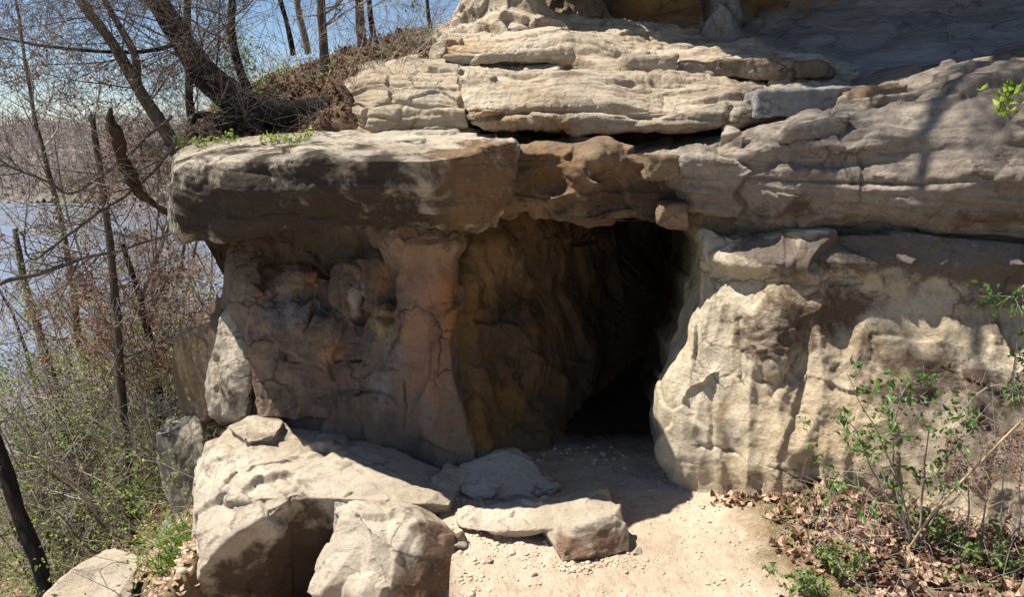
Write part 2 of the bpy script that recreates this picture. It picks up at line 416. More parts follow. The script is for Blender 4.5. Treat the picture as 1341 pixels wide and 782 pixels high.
# ================================================================== SETTING: terrain, lake, hills
def terrain_z(X, Y):
    X = np.asarray(X, float); Y = np.asarray(Y, float)
    edge = -1.75 - .12 * (Y - 4.5)
    d = np.clip(edge - X, 0, None)
    z = -np.where(d < .9, .9 * d, .81 + (d - .9) * .78)
    z = np.maximum(z, -27)
    p = np.stack([X.ravel(), Y.ravel(), np.zeros(X.size)], 1)
    n = (fbm(p * .5, 4) * .35 * np.clip(d.ravel() / 3, 0, 1) + fbm(p * 2.3 + 9, 3) * .07 * np.clip(d.ravel() / .6, 0, 1)).reshape(X.shape)
    return z + n
def ground_z(X, Y):
    X = np.asarray(X, float); Y = np.asarray(Y, float)
    p = np.stack([X.ravel(), Y.ravel(), np.zeros(X.size)], 1)
    g = terrain_z(X, Y) + (fbm(p * 1.1 + 4, 3) * .022).reshape(X.shape)
    # bank of litter against the right-hand wall
    s = np.clip((X - 1.35 + (Y - 4.4) * .25) / .8, 0, 1); g = g + .16 * s * s * (3 - 2 * s)
    e2 = -.27 - .25 * (Y - 3.9)
    dd = np.clip((e2 - X) / .12, 0, 1) * np.clip((5.45 - Y) / .3, 0, 1) * np.clip((X + 2.0) / .2, 0, 1)
    g = g - .9 * dd * dd * (3 - 2 * dd)
    g = g + .13 * np.clip(3.3 - Y, 0, 20)                        # path climbs behind the viewer
    return g
xs = np.unique(np.concatenate([np.linspace(-60, -6, 90), np.linspace(-6, -1.8, 120), np.linspace(-1.8, 3.2, 330), np.linspace(3.2, 14, 30)]))
ys = np.unique(np.concatenate([np.linspace(-14, 3, 40), np.linspace(3, 6.6, 260), np.linspace(6.6, 14, 100), np.linspace(14, 90, 90)]))
XX, YY = np.meshgrid(xs, ys); ZZ = ground_z(XX, YY)
q = np.stack([XX.ravel(), YY.ravel(), np.zeros(XX.size)], 1)
ZZ += (fbm(q * 7, 4, .6) * .008).reshape(XX.shape)
V = np.stack([XX.ravel(), YY.ravel(), ZZ.ravel()], 1); idx = np.arange(XX.size).reshape(XX.shape)
F = np.stack([idx[:-1, :-1], idx[:-1, 1:], idx[1:, 1:], idx[1:, :-1]], -1).reshape(-1, 4)
def ground_mat():
    m = NT('ground', .95, .1)
    c = m.mix(m.ramp(m.noise(1.3, 7, .6), .35, .65, 0, 1), lin((194, 176, 154)), lin((168, 150, 129)))
    c = m.mix(m.ramp(m.noise(9, 8, .75), .5, .66, 0, .6), c, lin((150, 130, 108)))
    c = m.mix(m.ramp(m.noise(60, 4, .8), .5, .75, 0, .55), c, lin((138, 120, 100)))
    s = m.mix(m.ramp(m.noise(2.2, 8, .7), .38, .62, 0, 1), lin((120, 100, 74)), lin((88, 84, 56)))
    s = m.mix(m.ramp(m.noise(22, 8, .8), .48, .62, 0, .8), s, lin((148, 126, 98)))
    sx = m.n('ShaderNodeSeparateXYZ'); m.put(sx.inputs[0], m.pos)
    f = m.ramp(sx.outputs[0], -1.65, -2.0, 0, 1)
    rt = m.math('ADD', sx.outputs[0], m.math('MULTIPLY', m.noise(3, 5, .7), .6))
    f2 = m.ramp(rt, 1.62, 1.85, 0, 1)
    c = m.mix(m.math('MAXIMUM', f, f2), c, s)
    cave_shade = m.math('MULTIPLY', m.ramp(m.math('ADD', sx.outputs[1], m.math('MULTIPLY', m.noise(3, 5, .7), .8)), 5.95, 6.5, 0, 1), m.ramp(sx.outputs[0], -.3, .1, 0, 1))
    c = m.mix(cave_shade, c, lin((58, 48, 40)))  # cave floor colour darkened to deepen the shade of the passage
    nb = m.bump(m.noise(4, 6, .6), .7, .07)
    nb = m.bump(m.noise(13, 7, .7), .6, .03, nb)
    nb = m.bump(m.noise(35, 6, .75), .7, .014, nb)
    nb = m.bump(m.ramp(m.voro(60), 0, .35, 1, 0), .3, .006, nb)
    return m.out(c, nb)
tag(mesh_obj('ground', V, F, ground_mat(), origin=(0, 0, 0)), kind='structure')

def water_mat():
    m = NT('lake_water', .3, .5)
    nb = m.bump(m.noise(1.4, 5, .6, vec=m.map((1, .35, 1))), .25, .25)
    m.b.inputs['Metallic'].default_value = 0
    return m.out(lin((120, 130, 146)), nb)
V = np.array([[-900, -200, -25.], [400, -200, -25.], [400, 900, -25.], [-900, 900, -25.]])
tag(mesh_obj('lake_water', V, [[0, 1, 2, 3]], water_mat(), smooth=False, origin=(0, 0, -25)), kind='structure')

# far bank: wooded hill across the lake, one mass
gx, gy = np.meshgrid(np.linspace(-600, 200, 700), np.linspace(300, 620, 70))
q = np.stack([gx.ravel(), gy.ravel(), np.zeros(gx.size)], 1)
prof = np.clip((gy - 305) / 150, 0, 1); hz = -26 + 27 * np.sin(prof * math.pi / 2) * (1 + .25 * perlin(q * .006).reshape(gx.shape)) + fbm(q * .05, 3).reshape(gx.shape) * 2.0 + np.random.default_rng(3).random(gx.shape) * 2.6
V = np.stack([gx.ravel(), gy.ravel(), hz.ravel()], 1); idx = np.arange(gx.size).reshape(gx.shape)
F = np.stack([idx[:-1, :-1], idx[:-1, 1:], idx[1:, 1:], idx[1:, :-1]], -1).reshape(-1, 4)
m = NT('far_wooded_hill', 1, 0)
c = m.mix(m.ramp(m.noise(.35, 8, .8, vec=m.map((1, 1, .4))), .4, .62, 0, 1), lin((138, 128, 124)), lin((82, 78, 74)))
c = m.mix(m.ramp(m.noise(.02, 4, .6), .4, .6, 0, .5), c, lin((106, 102, 94)))
tag(mesh_obj('hills', V, F, m.out(c), origin=(0, 0, -26)), kind='structure')

def far_woods():
    rg = np.random.default_rng(44); out = []
    X = rg.uniform(-420, 20, 2600); Y = 312 + 150 * rg.random(2600) ** 1.3
    P0 = (Y - 305) / 150; Z = -26 + 27 * np.sin(np.clip(P0, 0, 1) * math.pi / 2)
    for x, y, z in zip(X, Y, Z):
        h = rg.uniform(7, 14); b = np.array([x, y, z - 1.5]); tp = b + np.array([rg.normal(), rg.normal() * .5, h])
        out.append((np.array([b, b * .5 + tp * .5 + rg.normal(size=3) * .3, tp]), np.array([.22, .16, .05])))
        for _ in range(9):
            t_ = rg.uniform(.3, .95); q = b * (1 - t_) + tp * t_; e = q + np.array([rg.normal() * 2.4, rg.normal() * 2, rg.uniform(.8, 3.2)])
            out.append((np.array([q, q * .5 + e * .5 + rg.normal(size=3) * .3, e]), np.array([.11, .09, .05])))
    V, F = tubes(out, 3); tag(mesh_obj('far_woods', V, F, M['far_twig'], smooth=False), kind='stuff')

# ================================================================== CLIFF
cliff = thing('sandstone_cliff', 'layered tan sandstone cliff with a dark cave mouth at its foot', 'cliff', (0.6, 6.0, 0))

# upper bedded ledges (centre)
up = [
 row((590, 20, 9.6), (640, 18, 9.6), (720, 20, 9.6), (800, 22, 9.6), (880, 40, 9.4), (960, 55, 9.0), (1040, 62, 8.4), (1180, 98, 7.8)),
 row((585, 62, 7.5), (640, 62, 7.4), (720, 60, 7.4), (800, 62, 7.4), (880, 76, 7.2), (960, 80, 7.0), (1040, 82, 6.8), (1180, 104, 6.5)),
 row((588, 70, 7.4), (640, 72, 7.3), (720, 70, 7.3), (800, 74, 7.2), (880, 84, 7.1), (960, 92, 6.9), (1040, 96, 6.7), (1180, 108, 6.4)),
 row((598, 88, 6.7), (640, 90, 6.6), (720, 90, 6.5), (800, 92, 6.5), (880, 98, 6.4), (960, 104, 6.4), (1040, 108, 6.3), (1180, 114, 6.1)),
 row((600, 98, 6.35), (640, 98, 6.3), (720, 98, 6.25), (800, 100, 6.2), (880, 108, 6.2), (960, 112, 6.2), (1040, 112, 6.2), (1180, 120, 6.0)),
 row((604, 122, 6.1), (640, 122, 6.05), (720, 122, 6.0), (800, 124, 6.0), (880, 130, 6.0), (960, 132, 6.0), (1040, 132, 6.05), (1150, 130, 5.9)),
 row((610, 142, 5.9), (640, 142, 5.82), (720, 142, 5.8), (800, 146, 5.78), (880, 148, 5.8), (960, 146, 5.85), (1040, 144, 5.95), (1150, 142, 5.85)),
 row((616, 162, 5.9), (650, 166, 5.84), (720, 168, 5.82), (800, 172, 5.8), (880, 168, 5.85), (960, 160, 5.9), (1040, 156, 6.0), (1150, 150, 5.9)),
]
up.append(sh(up[-1], 0, .5, .05)); up.append(sh(up[-1], 0, 1.2, .0))
rock('ledge', up, M['ledge'], cliff, dict(low=.05, strata=.098, facet=.045, crack=.03, sfreq=5.2, fine=.018, blocks=(1.3, 1.3, 4)), seed=1, back=3,
     marks=[('groove', [P(604, 90, 6.5), P(612, 160, 5.9)], .035, .25)],
     blobs=[(P(560, 60, 7.5), (.9, 1.2, .25), (196, 160, 118), .6), (P(700, 160, 5.8), (.9, .5, .12), (176, 140, 96), .5)])
lb = [
 row((440, 92, 8.2), (480, 84, 8.0), (520, 76, 7.9), (560, 68, 7.9), (606, 64, 7.9)),
 row((450, 108, 7.2), (485, 96, 7.0), (520, 88, 6.9), (560, 84, 6.9), (600, 84, 6.8)),
 row((455, 116, 6.9), (485, 104, 6.7), (520, 98, 6.6), (560, 94, 6.6), (600, 96, 6.6)),
 row((462, 132, 6.7), (485, 126, 6.5), (520, 122, 6.45), (560, 122, 6.4), (606, 120, 6.35)),
 row((470, 150, 6.6), (490, 148, 6.35), (520, 146, 6.3), (560, 146, 6.25), (608, 144, 6.2)),
 row((476, 170, 6.6), (494, 172, 6.35), (520, 174, 6.3), (560, 174, 6.2), (612, 172, 6.15)),
]
lb.append(sh(lb[-1], 0, .6, -.05))
rock('ledge', lb, M['ledge'], cliff, dict(low=.04, strata=.09, facet=.05, crack=.02, sfreq=6.2, blocks=(1.9, 1.9, 4)), seed=2, back=1.5)

# lintel band over the cave
li = [
 row((640, 182, 6.6), (700, 184, 6.6), (760, 186, 6.6), (830, 188, 6.6), (900, 188, 6.6), (1010, 172, 6.6)),
 row((652, 186, 5.45), (705, 190, 5.5), (760, 194, 5.5), (830, 199, 5.5), (880, 202, 5.5), (960, 198, 5.5)),
 row((652, 203, 5.36), (705, 207, 5.38), (760, 210, 5.34), (830, 214, 5.42), (880, 216, 5.4), (960, 214, 5.4)),
 row((652, 240, 5.38), (705, 244, 5.42), (760, 240, 5.40), (830, 245, 5.48), (880, 248, 5.42), (960, 250, 5.4)),
 row((650, 270, 5.45), (705, 272, 5.40), (760, 280, 5.36), (830, 278, 5.44), (880, 285, 5.38), (960, 290, 5.4)),
 row((648, 288, 5.52), (705, 286, 5.45), (765, 300, 5.36), (830, 290, 5.42), (880, 303, 5.36), (960, 310, 5.4)),
]
li = [[CAMP + (p - CAMP) * (1 + .1 / p[1]) for p in r] for r in li]
li.append(sh(li[-1], 0, .5, .06)); li.append(sh(li[-1], 0, 3.5, .1)); li.insert(0, sh(li[0], 0, .15, .45))
rock('lintel', li, M['lintel'], cliff, dict(low=.07, strata=.03, facet=.065, crack=.015, blocks=(2.2, 2.2, 3.0)), seed=3, back=.3,
     marks=[('bump', P(765, 232, 5.38), (.16, .3, .14), .14), ('bump', P(740, 262, 5.4), (.16, .3, .07), .09), ('bump', P(790, 205, 5.4), (.14, .3, .07), .08)],
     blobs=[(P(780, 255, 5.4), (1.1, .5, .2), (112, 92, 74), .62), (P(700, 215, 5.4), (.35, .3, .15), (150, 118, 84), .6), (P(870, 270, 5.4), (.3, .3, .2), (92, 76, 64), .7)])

# right upper bulge
rb = [
 row((850, 190, 6.4), (900, 182, 6.3), (1000, 168, 6.2), (1060, 136, 6.1), (1130, 112, 6.0), (1230, 92, 5.7), (1310, 80, 5.4), (1440, 60, 5.1), (1560, 40, 4.9)),
 row((848, 200, 5.42), (892, 202, 5.25), (960, 192, 5.15), (1030, 178, 5.1), (1120, 150, 5.05), (1200, 130, 4.95), (1290, 112, 4.8), (1420, 92, 4.6), (1560, 70, 4.3)),
 row((850, 212, 5.36), (893, 214, 5.16), (960, 206, 5.03), (1030, 196, 4.95), (1120, 180, 4.85), (1200, 164, 4.72), (1290, 150, 4.55), (1420, 130, 4.3), (1560, 110, 4.0)),
 row((858, 240, 5.38), (897, 244, 5.14), (960, 240, 5.0), (1030, 240, 4.85), (1120, 240, 4.7), (1200, 240, 4.55), (1290, 235, 4.36), (1420, 230, 4.1), (1560, 225, 3.8)),
 row((868, 270, 5.42), (905, 276, 5.16), (960, 285, 5.02), (1030, 282, 4.82), (1120, 282, 4.68), (1200, 284, 4.53), (1290, 285, 4.34), (1420, 285, 4.1), (1560, 285, 3.8)),
 row((880, 300, 5.46), (918, 306, 5.25), (960, 326, 5.15), (1030, 312, 4.92), (1120, 314, 4.78), (1200, 318, 4.62), (1290, 328, 4.42), (1420, 334, 4.2), (1560, 340, 3.9)),
]
rb = [[CAMP + (p - CAMP) * (1 + q / p[1]) for p in r] for r, q in zip(rb, (.05, .08, .10, .17, .28, .42))]
rb.append(sh(rb[-1], .1, .5, .04)); rb.append(sh(rb[-1], .3, 1.5, .04))
rock('bulge', rb, M['greyrock'], cliff, dict(low=.06, strata=.062, facet=.045, crack=.02, fine=.015, blocks=(1.5, 1.5, 2.0), sfreq=5.4), seed=4, back=1.5,
     marks=[('groove', [P(1036, 222, 4.9), P(1034, 250, 4.9), P(1030, 310, 5.1)], .018, .09), ('groove', [P(1206, 215, 4.65), P(1200, 240, 4.6), P(1206, 310, 4.8)], .014, .07), ('groove', [P(1120, 215, 4.82), P(1200, 222, 4.65), P(1300, 205, 4.45)], .014, .07), ('groove', [P(930, 252, 5.15), P(1030, 246, 4.92), P(1130, 256, 4.8)], .012, .05), ('groove', [P(1280, 200, 4.45), P(1275, 240, 4.42), P(1290, 320, 4.6)], .016, .07), ('bump', P(1040, 275, 4.85), (.12, .3, .2), .05), ('bump', P(1290, 250, 4.35), (.2, .4, .3), .08),
            ('groove', [P(880, 205, 5.3), P(900, 260, 5.2), P(925, 310, 5.2)], .02, .03)],
     blobs=[(P(1055, 285, 4.85), (.22, .4, .13), (112, 92, 78), .7), (P(1250, 300, 4.4), (.5, .4, .12), (126, 100, 78), .7), (P(960, 300, 5), (.2, .4, .12), (110, 100, 92), .6)])

# band below the bulge, and the buttress wall to the ground
bw = [
 row((916, 300, 6.2), (924, 300, 5.36), (962, 315, 5.25), (1030, 305, 5.08), (1120, 305, 4.94), (1200, 308, 4.78), (1290, 315, 4.58), (1420, 320, 4.3), (1560, 330, 4.0)),
 row((918, 336, 6.2), (924, 338, 5.3), (962, 345, 5.16), (1030, 345, 5.0), (1120, 345, 4.88), (1200, 350, 4.75), (1290, 350, 4.55), (1420, 350, 4.3), (1560, 360, 4.0)),
 row((918, 345, 6.2), (923, 350, 5.34), (962, 362, 5.22), (1030, 372, 5.02), (1120, 375, 4.92), (1200, 380, 4.80), (1290, 380, 4.62), (1420, 380, 4.4), (1560, 380, 4.1)),
 row((916, 390, 6.2), (917, 395, 5.30), (958, 400, 5.12), (1030, 410, 4.98), (1120, 415, 4.92), (1200, 415, 4.80), (1290, 420, 4.62), (1420, 420, 4.4), (1560, 420, 4.1)),
 row((900, 440, 6.2), (903, 445, 5.26), (955, 450, 5.08), (1030, 455, 4.92), (1120, 458, 4.84), (1200, 460, 4.74), (1290, 470, 4.54), (1420, 470, 4.3), (1560, 470, 4.0)),
 row((878, 495, 6.2), (884, 498, 5.22), (945, 500, 5.04), (1030, 505, 4.86), (1120, 510, 4.76), (1200, 515, 4.65), (1290, 525, 4.45), (1420, 525, 4.2), (1560, 530, 3.9)),
 row((862, 545, 6.2), (866, 548, 5.20), (935, 550, 5.0), (1025, 555, 4.82), (1120, 565, 4.68), (1200, 575, 4.55), (1290, 590, 4.35), (1420, 590, 4.1), (1560, 600, 3.8)),
 row((866, 585, 6.2), (872, 592, 5.16), (930, 596, 4.99), (1020, 605, 4.80), (1115, 620, 4.64), (1200, 640, 4.48), (1290, 660, 4.28), (1420, 660, 4.0), (1560, 660, 3.7)),
 row((890, 630, 6.2), (900, 632, 5.12), (926, 645, 4.98), (1020, 672, 4.78), (1115, 700, 4.60), (1200, 720, 4.42), (1290, 740, 4.2), (1420, 740, 3.9), (1560, 740, 3.6)),
]
for i, q in enumerate((.04, -.02, .03, .04, .05, .04, .02, 0, 0)):
    bw[i] = [CAMP + (p - CAMP) * (1 + q / p[1]) if k else p for k, p in enumerate(bw[i])]
bw.append(sh(bw[-1], 0, 0, -.3))
flutes = []
for (x0, y0, x1, y1, wd, dp) in [(985, 380, 990, 470, .03, .05), (1000, 430, 1000, 500, .025, .07), (968, 420, 975, 500, .02, .04), (1045, 440, 1010, 520, .04, .06),
        (1075, 360, 1090, 470, .05, .07), (1062, 430, 1035, 500, .03, .04), (1105, 370, 1140, 450, .07, .08), (1140, 450, 1200, 530, .05, .05),
        (1040, 520, 1040, 610, .014, .03), (1180, 420, 1190, 500, .03, .05), (1280, 430, 1290, 560, .03, .05), (1240, 350, 1235, 420, .02, .05),
        (1160, 330, 1165, 370, .018, .04), (1205, 380, 1330, 400, .015, .04), (940, 360, 930, 450, .015, .03), (1215, 520, 1225, 640, .05, .05)]:
    Ya = 5.2 - (x0 - 920) * .0018; Yb = 5.12 - (x1 - 920) * .0019
    flutes.append(('groove', [P(x0, y0, Ya), P((x0 + x1) / 2 + 6, (y0 + y1) / 2, (Ya + Yb) / 2), P(x1, y1, Yb)], wd, dp))
flutes.append(('groove', [P(915, 583, 5.02), P(960, 592, 4.95), P(1030, 618, 4.8), P(1080, 650, 4.7), P(1120, 670, 4.65)], .022, .09))
flutes.append(('groove', [P(1060, 640, 4.72), P(1120, 665, 4.65), P(1190, 670, 4.5)], .05, .12))
flutes.append(('bump', P(1165, 560, 4.62), (.2, .3, .3), .06)); flutes.append(('bump', P(1285, 610, 4.35), (.22, .3, .16), .06))
flutes.append(('groove', [P(1200, 520, 4.6), P(1320, 560, 4.3), P(1420, 600, 4.1)], .03, .08))
flutes.append(('groove', [P(930, 340, 5.3), P(1000, 368, 5.1), P(1100, 372, 4.95), P(1230, 385, 4.75)], .02, .05))
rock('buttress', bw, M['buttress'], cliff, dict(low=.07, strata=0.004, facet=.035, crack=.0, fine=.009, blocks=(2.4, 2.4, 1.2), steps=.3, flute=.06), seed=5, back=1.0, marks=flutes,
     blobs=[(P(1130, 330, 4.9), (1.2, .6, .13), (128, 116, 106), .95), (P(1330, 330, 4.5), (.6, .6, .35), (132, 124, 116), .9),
            (P(1010, 430, 5.0), (.18, .4, .26), (126, 106, 90), .65), (P(1100, 400, 4.9), (.3, .4, .2), (126, 102, 82), .75),
            (P(1130, 470, 4.8), (.35, .4, .2), (136, 112, 90), .5), (P(1220, 520, 4.6), (.3, .4, .25), (120, 100, 90), .7), (P(960, 540, 5.0), (.3, .4, .15), (172, 138, 100), .4),
            (P(1000, 620, 4.8), (.4, .4, .12), (232, 216, 180), .5), (P(1250, 600, 4.4), (.4, .4, .2), (186, 172, 150), .6), (P(1330, 500, 4.3), (.3, .4, .4), (96, 84, 76), .6)])

# recess wall on the left, beneath the slab
rw = [
 row((306, 290, 7.6), (306, 292, 6.9), (340, 290, 6.8), (390, 290, 6.7), (440, 290, 6.5), (480, 290, 6.2), (520, 288, 5.75), (560, 290, 5.6), (598, 290, 5.62), (600, 290, 6.4)),
 row((306, 330, 7.5), (306, 335, 6.6), (338, 330, 6.5), (390, 325, 6.5), (440, 325, 6.3), (482, 325, 6.0), (524, 322, 5.55), (560, 322, 5.42), (600, 318, 5.5), (604, 318, 6.4)),
 row((306, 350, 7.4), (306, 355, 6.4), (336, 352, 6.2), (390, 352, 6.1), (440, 350, 6.1), (482, 350, 6.0), (526, 345, 5.68), (560, 340, 5.52), (592, 335, 5.56), (598, 340, 6.4)),
 row((300, 400, 7.3), (300, 405, 6.2), (334, 400, 6.0), (388, 400, 5.95), (440, 402, 5.95), (482, 400, 5.9), (528, 395, 5.66), (560, 395, 5.54), (590, 390, 5.58), (600, 390, 6.4)),
 row((302, 450, 7.2), (304, 455, 6.1), (334, 452, 5.9), (388, 450, 5.85), (440, 452, 5.82), (482, 450, 5.76), (528, 445, 5.62), (560, 445, 5.52), (590, 440, 5.58), (606, 440, 6.3)),
 row((318, 490, 7.2), (318, 492, 6.05), (338, 488, 5.82), (388, 486, 5.72), (440, 486, 5.68), (482, 490, 5.66), (528, 490, 5.58), (560, 490, 5.5), (596, 490, 5.52), (616, 490, 6.2)),
 row((320, 540, 7.2), (322, 545, 6.0), (340, 540, 5.80), (388, 545, 5.70), (440, 550, 5.66), (482, 550, 5.62), (528, 550, 5.54), (570, 545, 5.46), (610, 545, 5.46), (640, 545, 6.0)),
 row((320, 590, 7.2), (322, 595, 5.95), (340, 595, 5.74), (388, 600, 5.62), (440, 600, 5.58), (482, 610, 5.5), (528, 610, 5.4), (580, 615, 5.32), (628, 610, 5.36), (660, 605, 5.8)),
]
bl = [('bump', P(440, 322, 6.2), (.55, .5, .14), -.18), ('bump', P(505, 372, 5.85), (.09, .5, .22), -.16), ('bump', P(425, 380, 6.0), (.06, .4, .2), -.1), ('bump', P(470, 385, 5.9), (.035, .4, .25), -.1), ('bump', P(395, 378, 6.0), (.07, .4, .12), -.1), ('bump', P(345, 350, 6.2), (.25, .4, .1), -.1),
      ('groove', [P(592, 330, 5.5), P(596, 420, 5.55), P(604, 500, 5.5), P(625, 580, 5.4)], .03, .06), ('bump', P(350, 445, 5.92), (.16, .3, .22), .06), ('bump', P(430, 450, 5.85), (.12, .3, .2), .05),
      ('groove', [P(395, 355, 6.1), P(380, 440, 5.9), P(372, 470, 5.8)], .02, .05), ('groove', [P(420, 340, 6.1), P(415, 400, 5.95), P(400, 440, 5.9)], .025, .08),
      ('groove', [P(452, 350, 6.05), P(445, 400, 5.9)], .03, .1), ('groove', [P(475, 345, 6.0), P(468, 410, 5.85)], .035, .14), ('groove', [P(505, 340, 5.85), P(482, 420, 5.75)], .035, .14),
      ('groove', [P(530, 350, 5.6), P(524, 430, 5.6), P(535, 590, 5.5)], .015, .04), ('groove', [P(330, 465, 5.9), P(400, 478, 5.75), P(470, 470, 5.7)], .012, .04),
      ('groove', [P(470, 480, 5.7), P(480, 560, 5.6)], .014, .03), ('bump', P(500, 400, 5.75), (.05, .3, .2), .07), ('bump', P(457, 390, 5.9), (.04, .3, .15), .07)]
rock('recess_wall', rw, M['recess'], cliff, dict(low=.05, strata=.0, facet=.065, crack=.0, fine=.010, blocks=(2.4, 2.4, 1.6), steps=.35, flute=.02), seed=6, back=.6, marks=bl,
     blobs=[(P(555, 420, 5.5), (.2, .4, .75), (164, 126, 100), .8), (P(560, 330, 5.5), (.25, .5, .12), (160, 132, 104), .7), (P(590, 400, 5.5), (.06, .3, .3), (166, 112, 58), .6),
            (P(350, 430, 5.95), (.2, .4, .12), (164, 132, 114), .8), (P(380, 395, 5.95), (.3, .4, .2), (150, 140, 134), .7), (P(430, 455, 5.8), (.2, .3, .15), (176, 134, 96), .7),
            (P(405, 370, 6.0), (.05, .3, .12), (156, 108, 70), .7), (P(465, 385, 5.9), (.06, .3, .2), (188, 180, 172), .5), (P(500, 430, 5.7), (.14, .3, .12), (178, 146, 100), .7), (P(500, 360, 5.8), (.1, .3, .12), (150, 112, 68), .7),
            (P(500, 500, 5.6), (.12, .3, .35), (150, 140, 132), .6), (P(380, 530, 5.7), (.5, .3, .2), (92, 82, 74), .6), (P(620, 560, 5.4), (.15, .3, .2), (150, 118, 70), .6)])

# cave interior
cw = [
 row((560, 270, 6.2), (610, 272, 6.2), (650, 274, 6.3), (700, 276, 6.5), (760, 278, 6.8), (820, 280, 7.4), (870, 282, 8.6), (960, 284, 9.6), (1200, 290, 9.6)),
 row((565, 330, 6.05), (612, 330, 6.05), (655, 330, 6.2), (700, 330, 6.4), (760, 335, 6.7), (820, 340, 7.3), (870, 340, 8.6), (960, 340, 9.6), (1200, 340, 9.6)),
 row((570, 375, 5.9), (618, 375, 5.85), (655, 378, 6.2), (705, 380, 6.45), (765, 385, 6.6), (820, 385, 7.2), (870, 385, 8.6), (960, 385, 9.6), (1200, 385, 9.6)),
 row((580, 440, 5.8), (622, 440, 5.78), (668, 440, 6.05), (715, 440, 6.2), (765, 440, 6.4), (820, 440, 7.1), (870, 440, 8.6), (960, 440, 9.6), (1200, 440, 9.6)),
 row((585, 500, 5.7), (628, 500, 5.68), (668, 500, 5.9), (715, 500, 6.05), (765, 500, 6.3), (820, 500, 7.0), (870, 490, 8.6), (960, 485, 9.6), (1200, 485, 9.6)),
 row((590, 550, 5.6), (632, 550, 5.56), (668, 555, 5.74), (715, 555, 5.84), (765, 550, 6.1), (820, 540, 6.9), (870, 510, 8.6), (960, 500, 9.6), (1200, 500, 9.6)),
 row((590, 600, 5.5), (640, 598, 5.48), (672, 596, 5.62), (715, 594, 5.76), (765, 590, 5.95), (820, 560, 6.8), (870, 530, 8.5), (960, 520, 9.6), (1200, 520, 9.6)),
]
cw = [[CAMP + (p - CAMP) * k for p, k in zip(r, (1, 1, 1.0, 1.02, 1.08, 1.13, 1.1, 1.0, 1.0))] if i < 6 else r for i, r in enumerate(cw)]
cw.append(sh(cw[-1], 0, 0, -.2))
rock('cave_wall', cw, M['cave'], cliff, dict(low=.08, strata=.0, facet=.06, crack=.0, fine=.01, blocks=(1.8, 1.8, 1.3), flute=.03), seed=7, back=.5, step=.014,
     blobs=[(P(640, 340, 6.1), (.3, .5, .25), (160, 128, 88), .9), (P(615, 410, 5.9), (.12, .4, .25), (146, 108, 60), .7), (P(730, 440, 6.3), (.25, .4, .15), (130, 98, 62), .7),
            (P(660, 540, 5.7), (.3, .4, .25), (150, 112, 58), .7), (P(690, 400, 6.3), (.3, .4, .15), (70, 60, 46), .6)])
# far sides of the dark passage
V = np.array([[3.6, 4.9, -.3], [3.6, 10.5, -.3], [3.6, 10.5, 2.6], [3.6, 4.9, 2.6], [4.0, 4.9, -.3], [4.0, 10.5, -.3], [4.0, 10.5, 2.6], [4.0, 4.9, 2.6]])
ceil = [row((560, 282, 5.7), (700, 284, 5.75), (850, 290, 5.75), (930, 300, 5.8), (1300, 290, 5.8))]
ceil = [sh(ceil[0], 0, 0, -.02), sh(ceil[0], 0, 1.2, .12), sh(ceil[0], .2, 3.0, .1), sh(ceil[0], .4, 5.2, .1)]
rock('cave_roof', ceil, M['cave'], cliff, dict(low=.05, strata=0, facet=.05), seed=8, back=0, step=.03)
sidew = [[np.array([3.0, 5.6, 2.4]), np.array([3.3, 7.5, 2.4]), np.array([3.4, 10.8, 2.4])], [np.array([3.0, 5.6, -.2]), np.array([3.3, 7.5, -.2]), np.array([3.4, 10.8, -.2])]]
rock('passage_wall', sidew, M['cave'], cliff, dict(low=.05, strata=0, facet=.05), seed=9, back=0, step=.04)

# alcove above the ledges: pillar foot, brown overhang wall, blue-grey back wall, roof
al = [
 row((700, -150, 11.0), (800, -150, 10.8), (900, -150, 10.4), (1000, -150, 9.8), (1100, -150, 9.3), (1240, -150, 8.6), (1400, -150, 7.8), (1600, -150, 7.2)),
 row((700, -40, 11.0), (800, -40, 10.8), (900, -35, 10.4), (1000, -25, 9.9), (1100, -20, 9.4), (1240, -30, 8.6), (1400, -60, 7.9), (1600, -90, 7.2)),
 row((700, 5, 10.9), (800, 5, 10.6), (900, 5, 10.2), (1000, 6, 9.7), (1100, 10, 9.2), (1240, 4, 8.5), (1400, -10, 7.8), (1600, -30, 7.2)),
 row((700, 24, 10.4), (800, 30, 10.1), (900, 34, 9.7), (1000, 36, 9.2), (1100, 34, 8.7), (1240, 22, 8.2), (1400, 0, 7.6), (1600, -20, 7.0)),
 row((700, 40, 9.6), (800, 48, 9.3), (900, 60, 8.8), (1000, 66, 8.2), (1100, 72, 7.6), (1240, 66, 7.0), (1400, 56, 6.4), (1600, 40, 6.0)),
 row((700, 60, 8.8), (800, 66, 8.4), (900, 82, 7.9), (1000, 92, 7.2), (1100, 104, 6.6), (1240, 96, 6.0), (1400, 84, 5.4), (1600, 66, 5.2)),
]
al.append(sh(al[-1], 0, 0, -.4))
rock('alcove_wall', al, M['alcove'], cliff, dict(low=.09, strata=.05, facet=.04, crack=.015, sfreq=3.6, blocks=(1.0, 1.0, 2.5)), seed=10, back=2, step=.016,
     blobs=[(P(850, 8, 10.4), (1.6, 1.0, .55), (214, 160, 92), .9), (P(1000, 4, 9.8), (1.0, 1.0, .2), (170, 130, 84), .7), (P(760, 20, 10.5), (.6, 1.2, .8), (128, 108, 90), .9)])
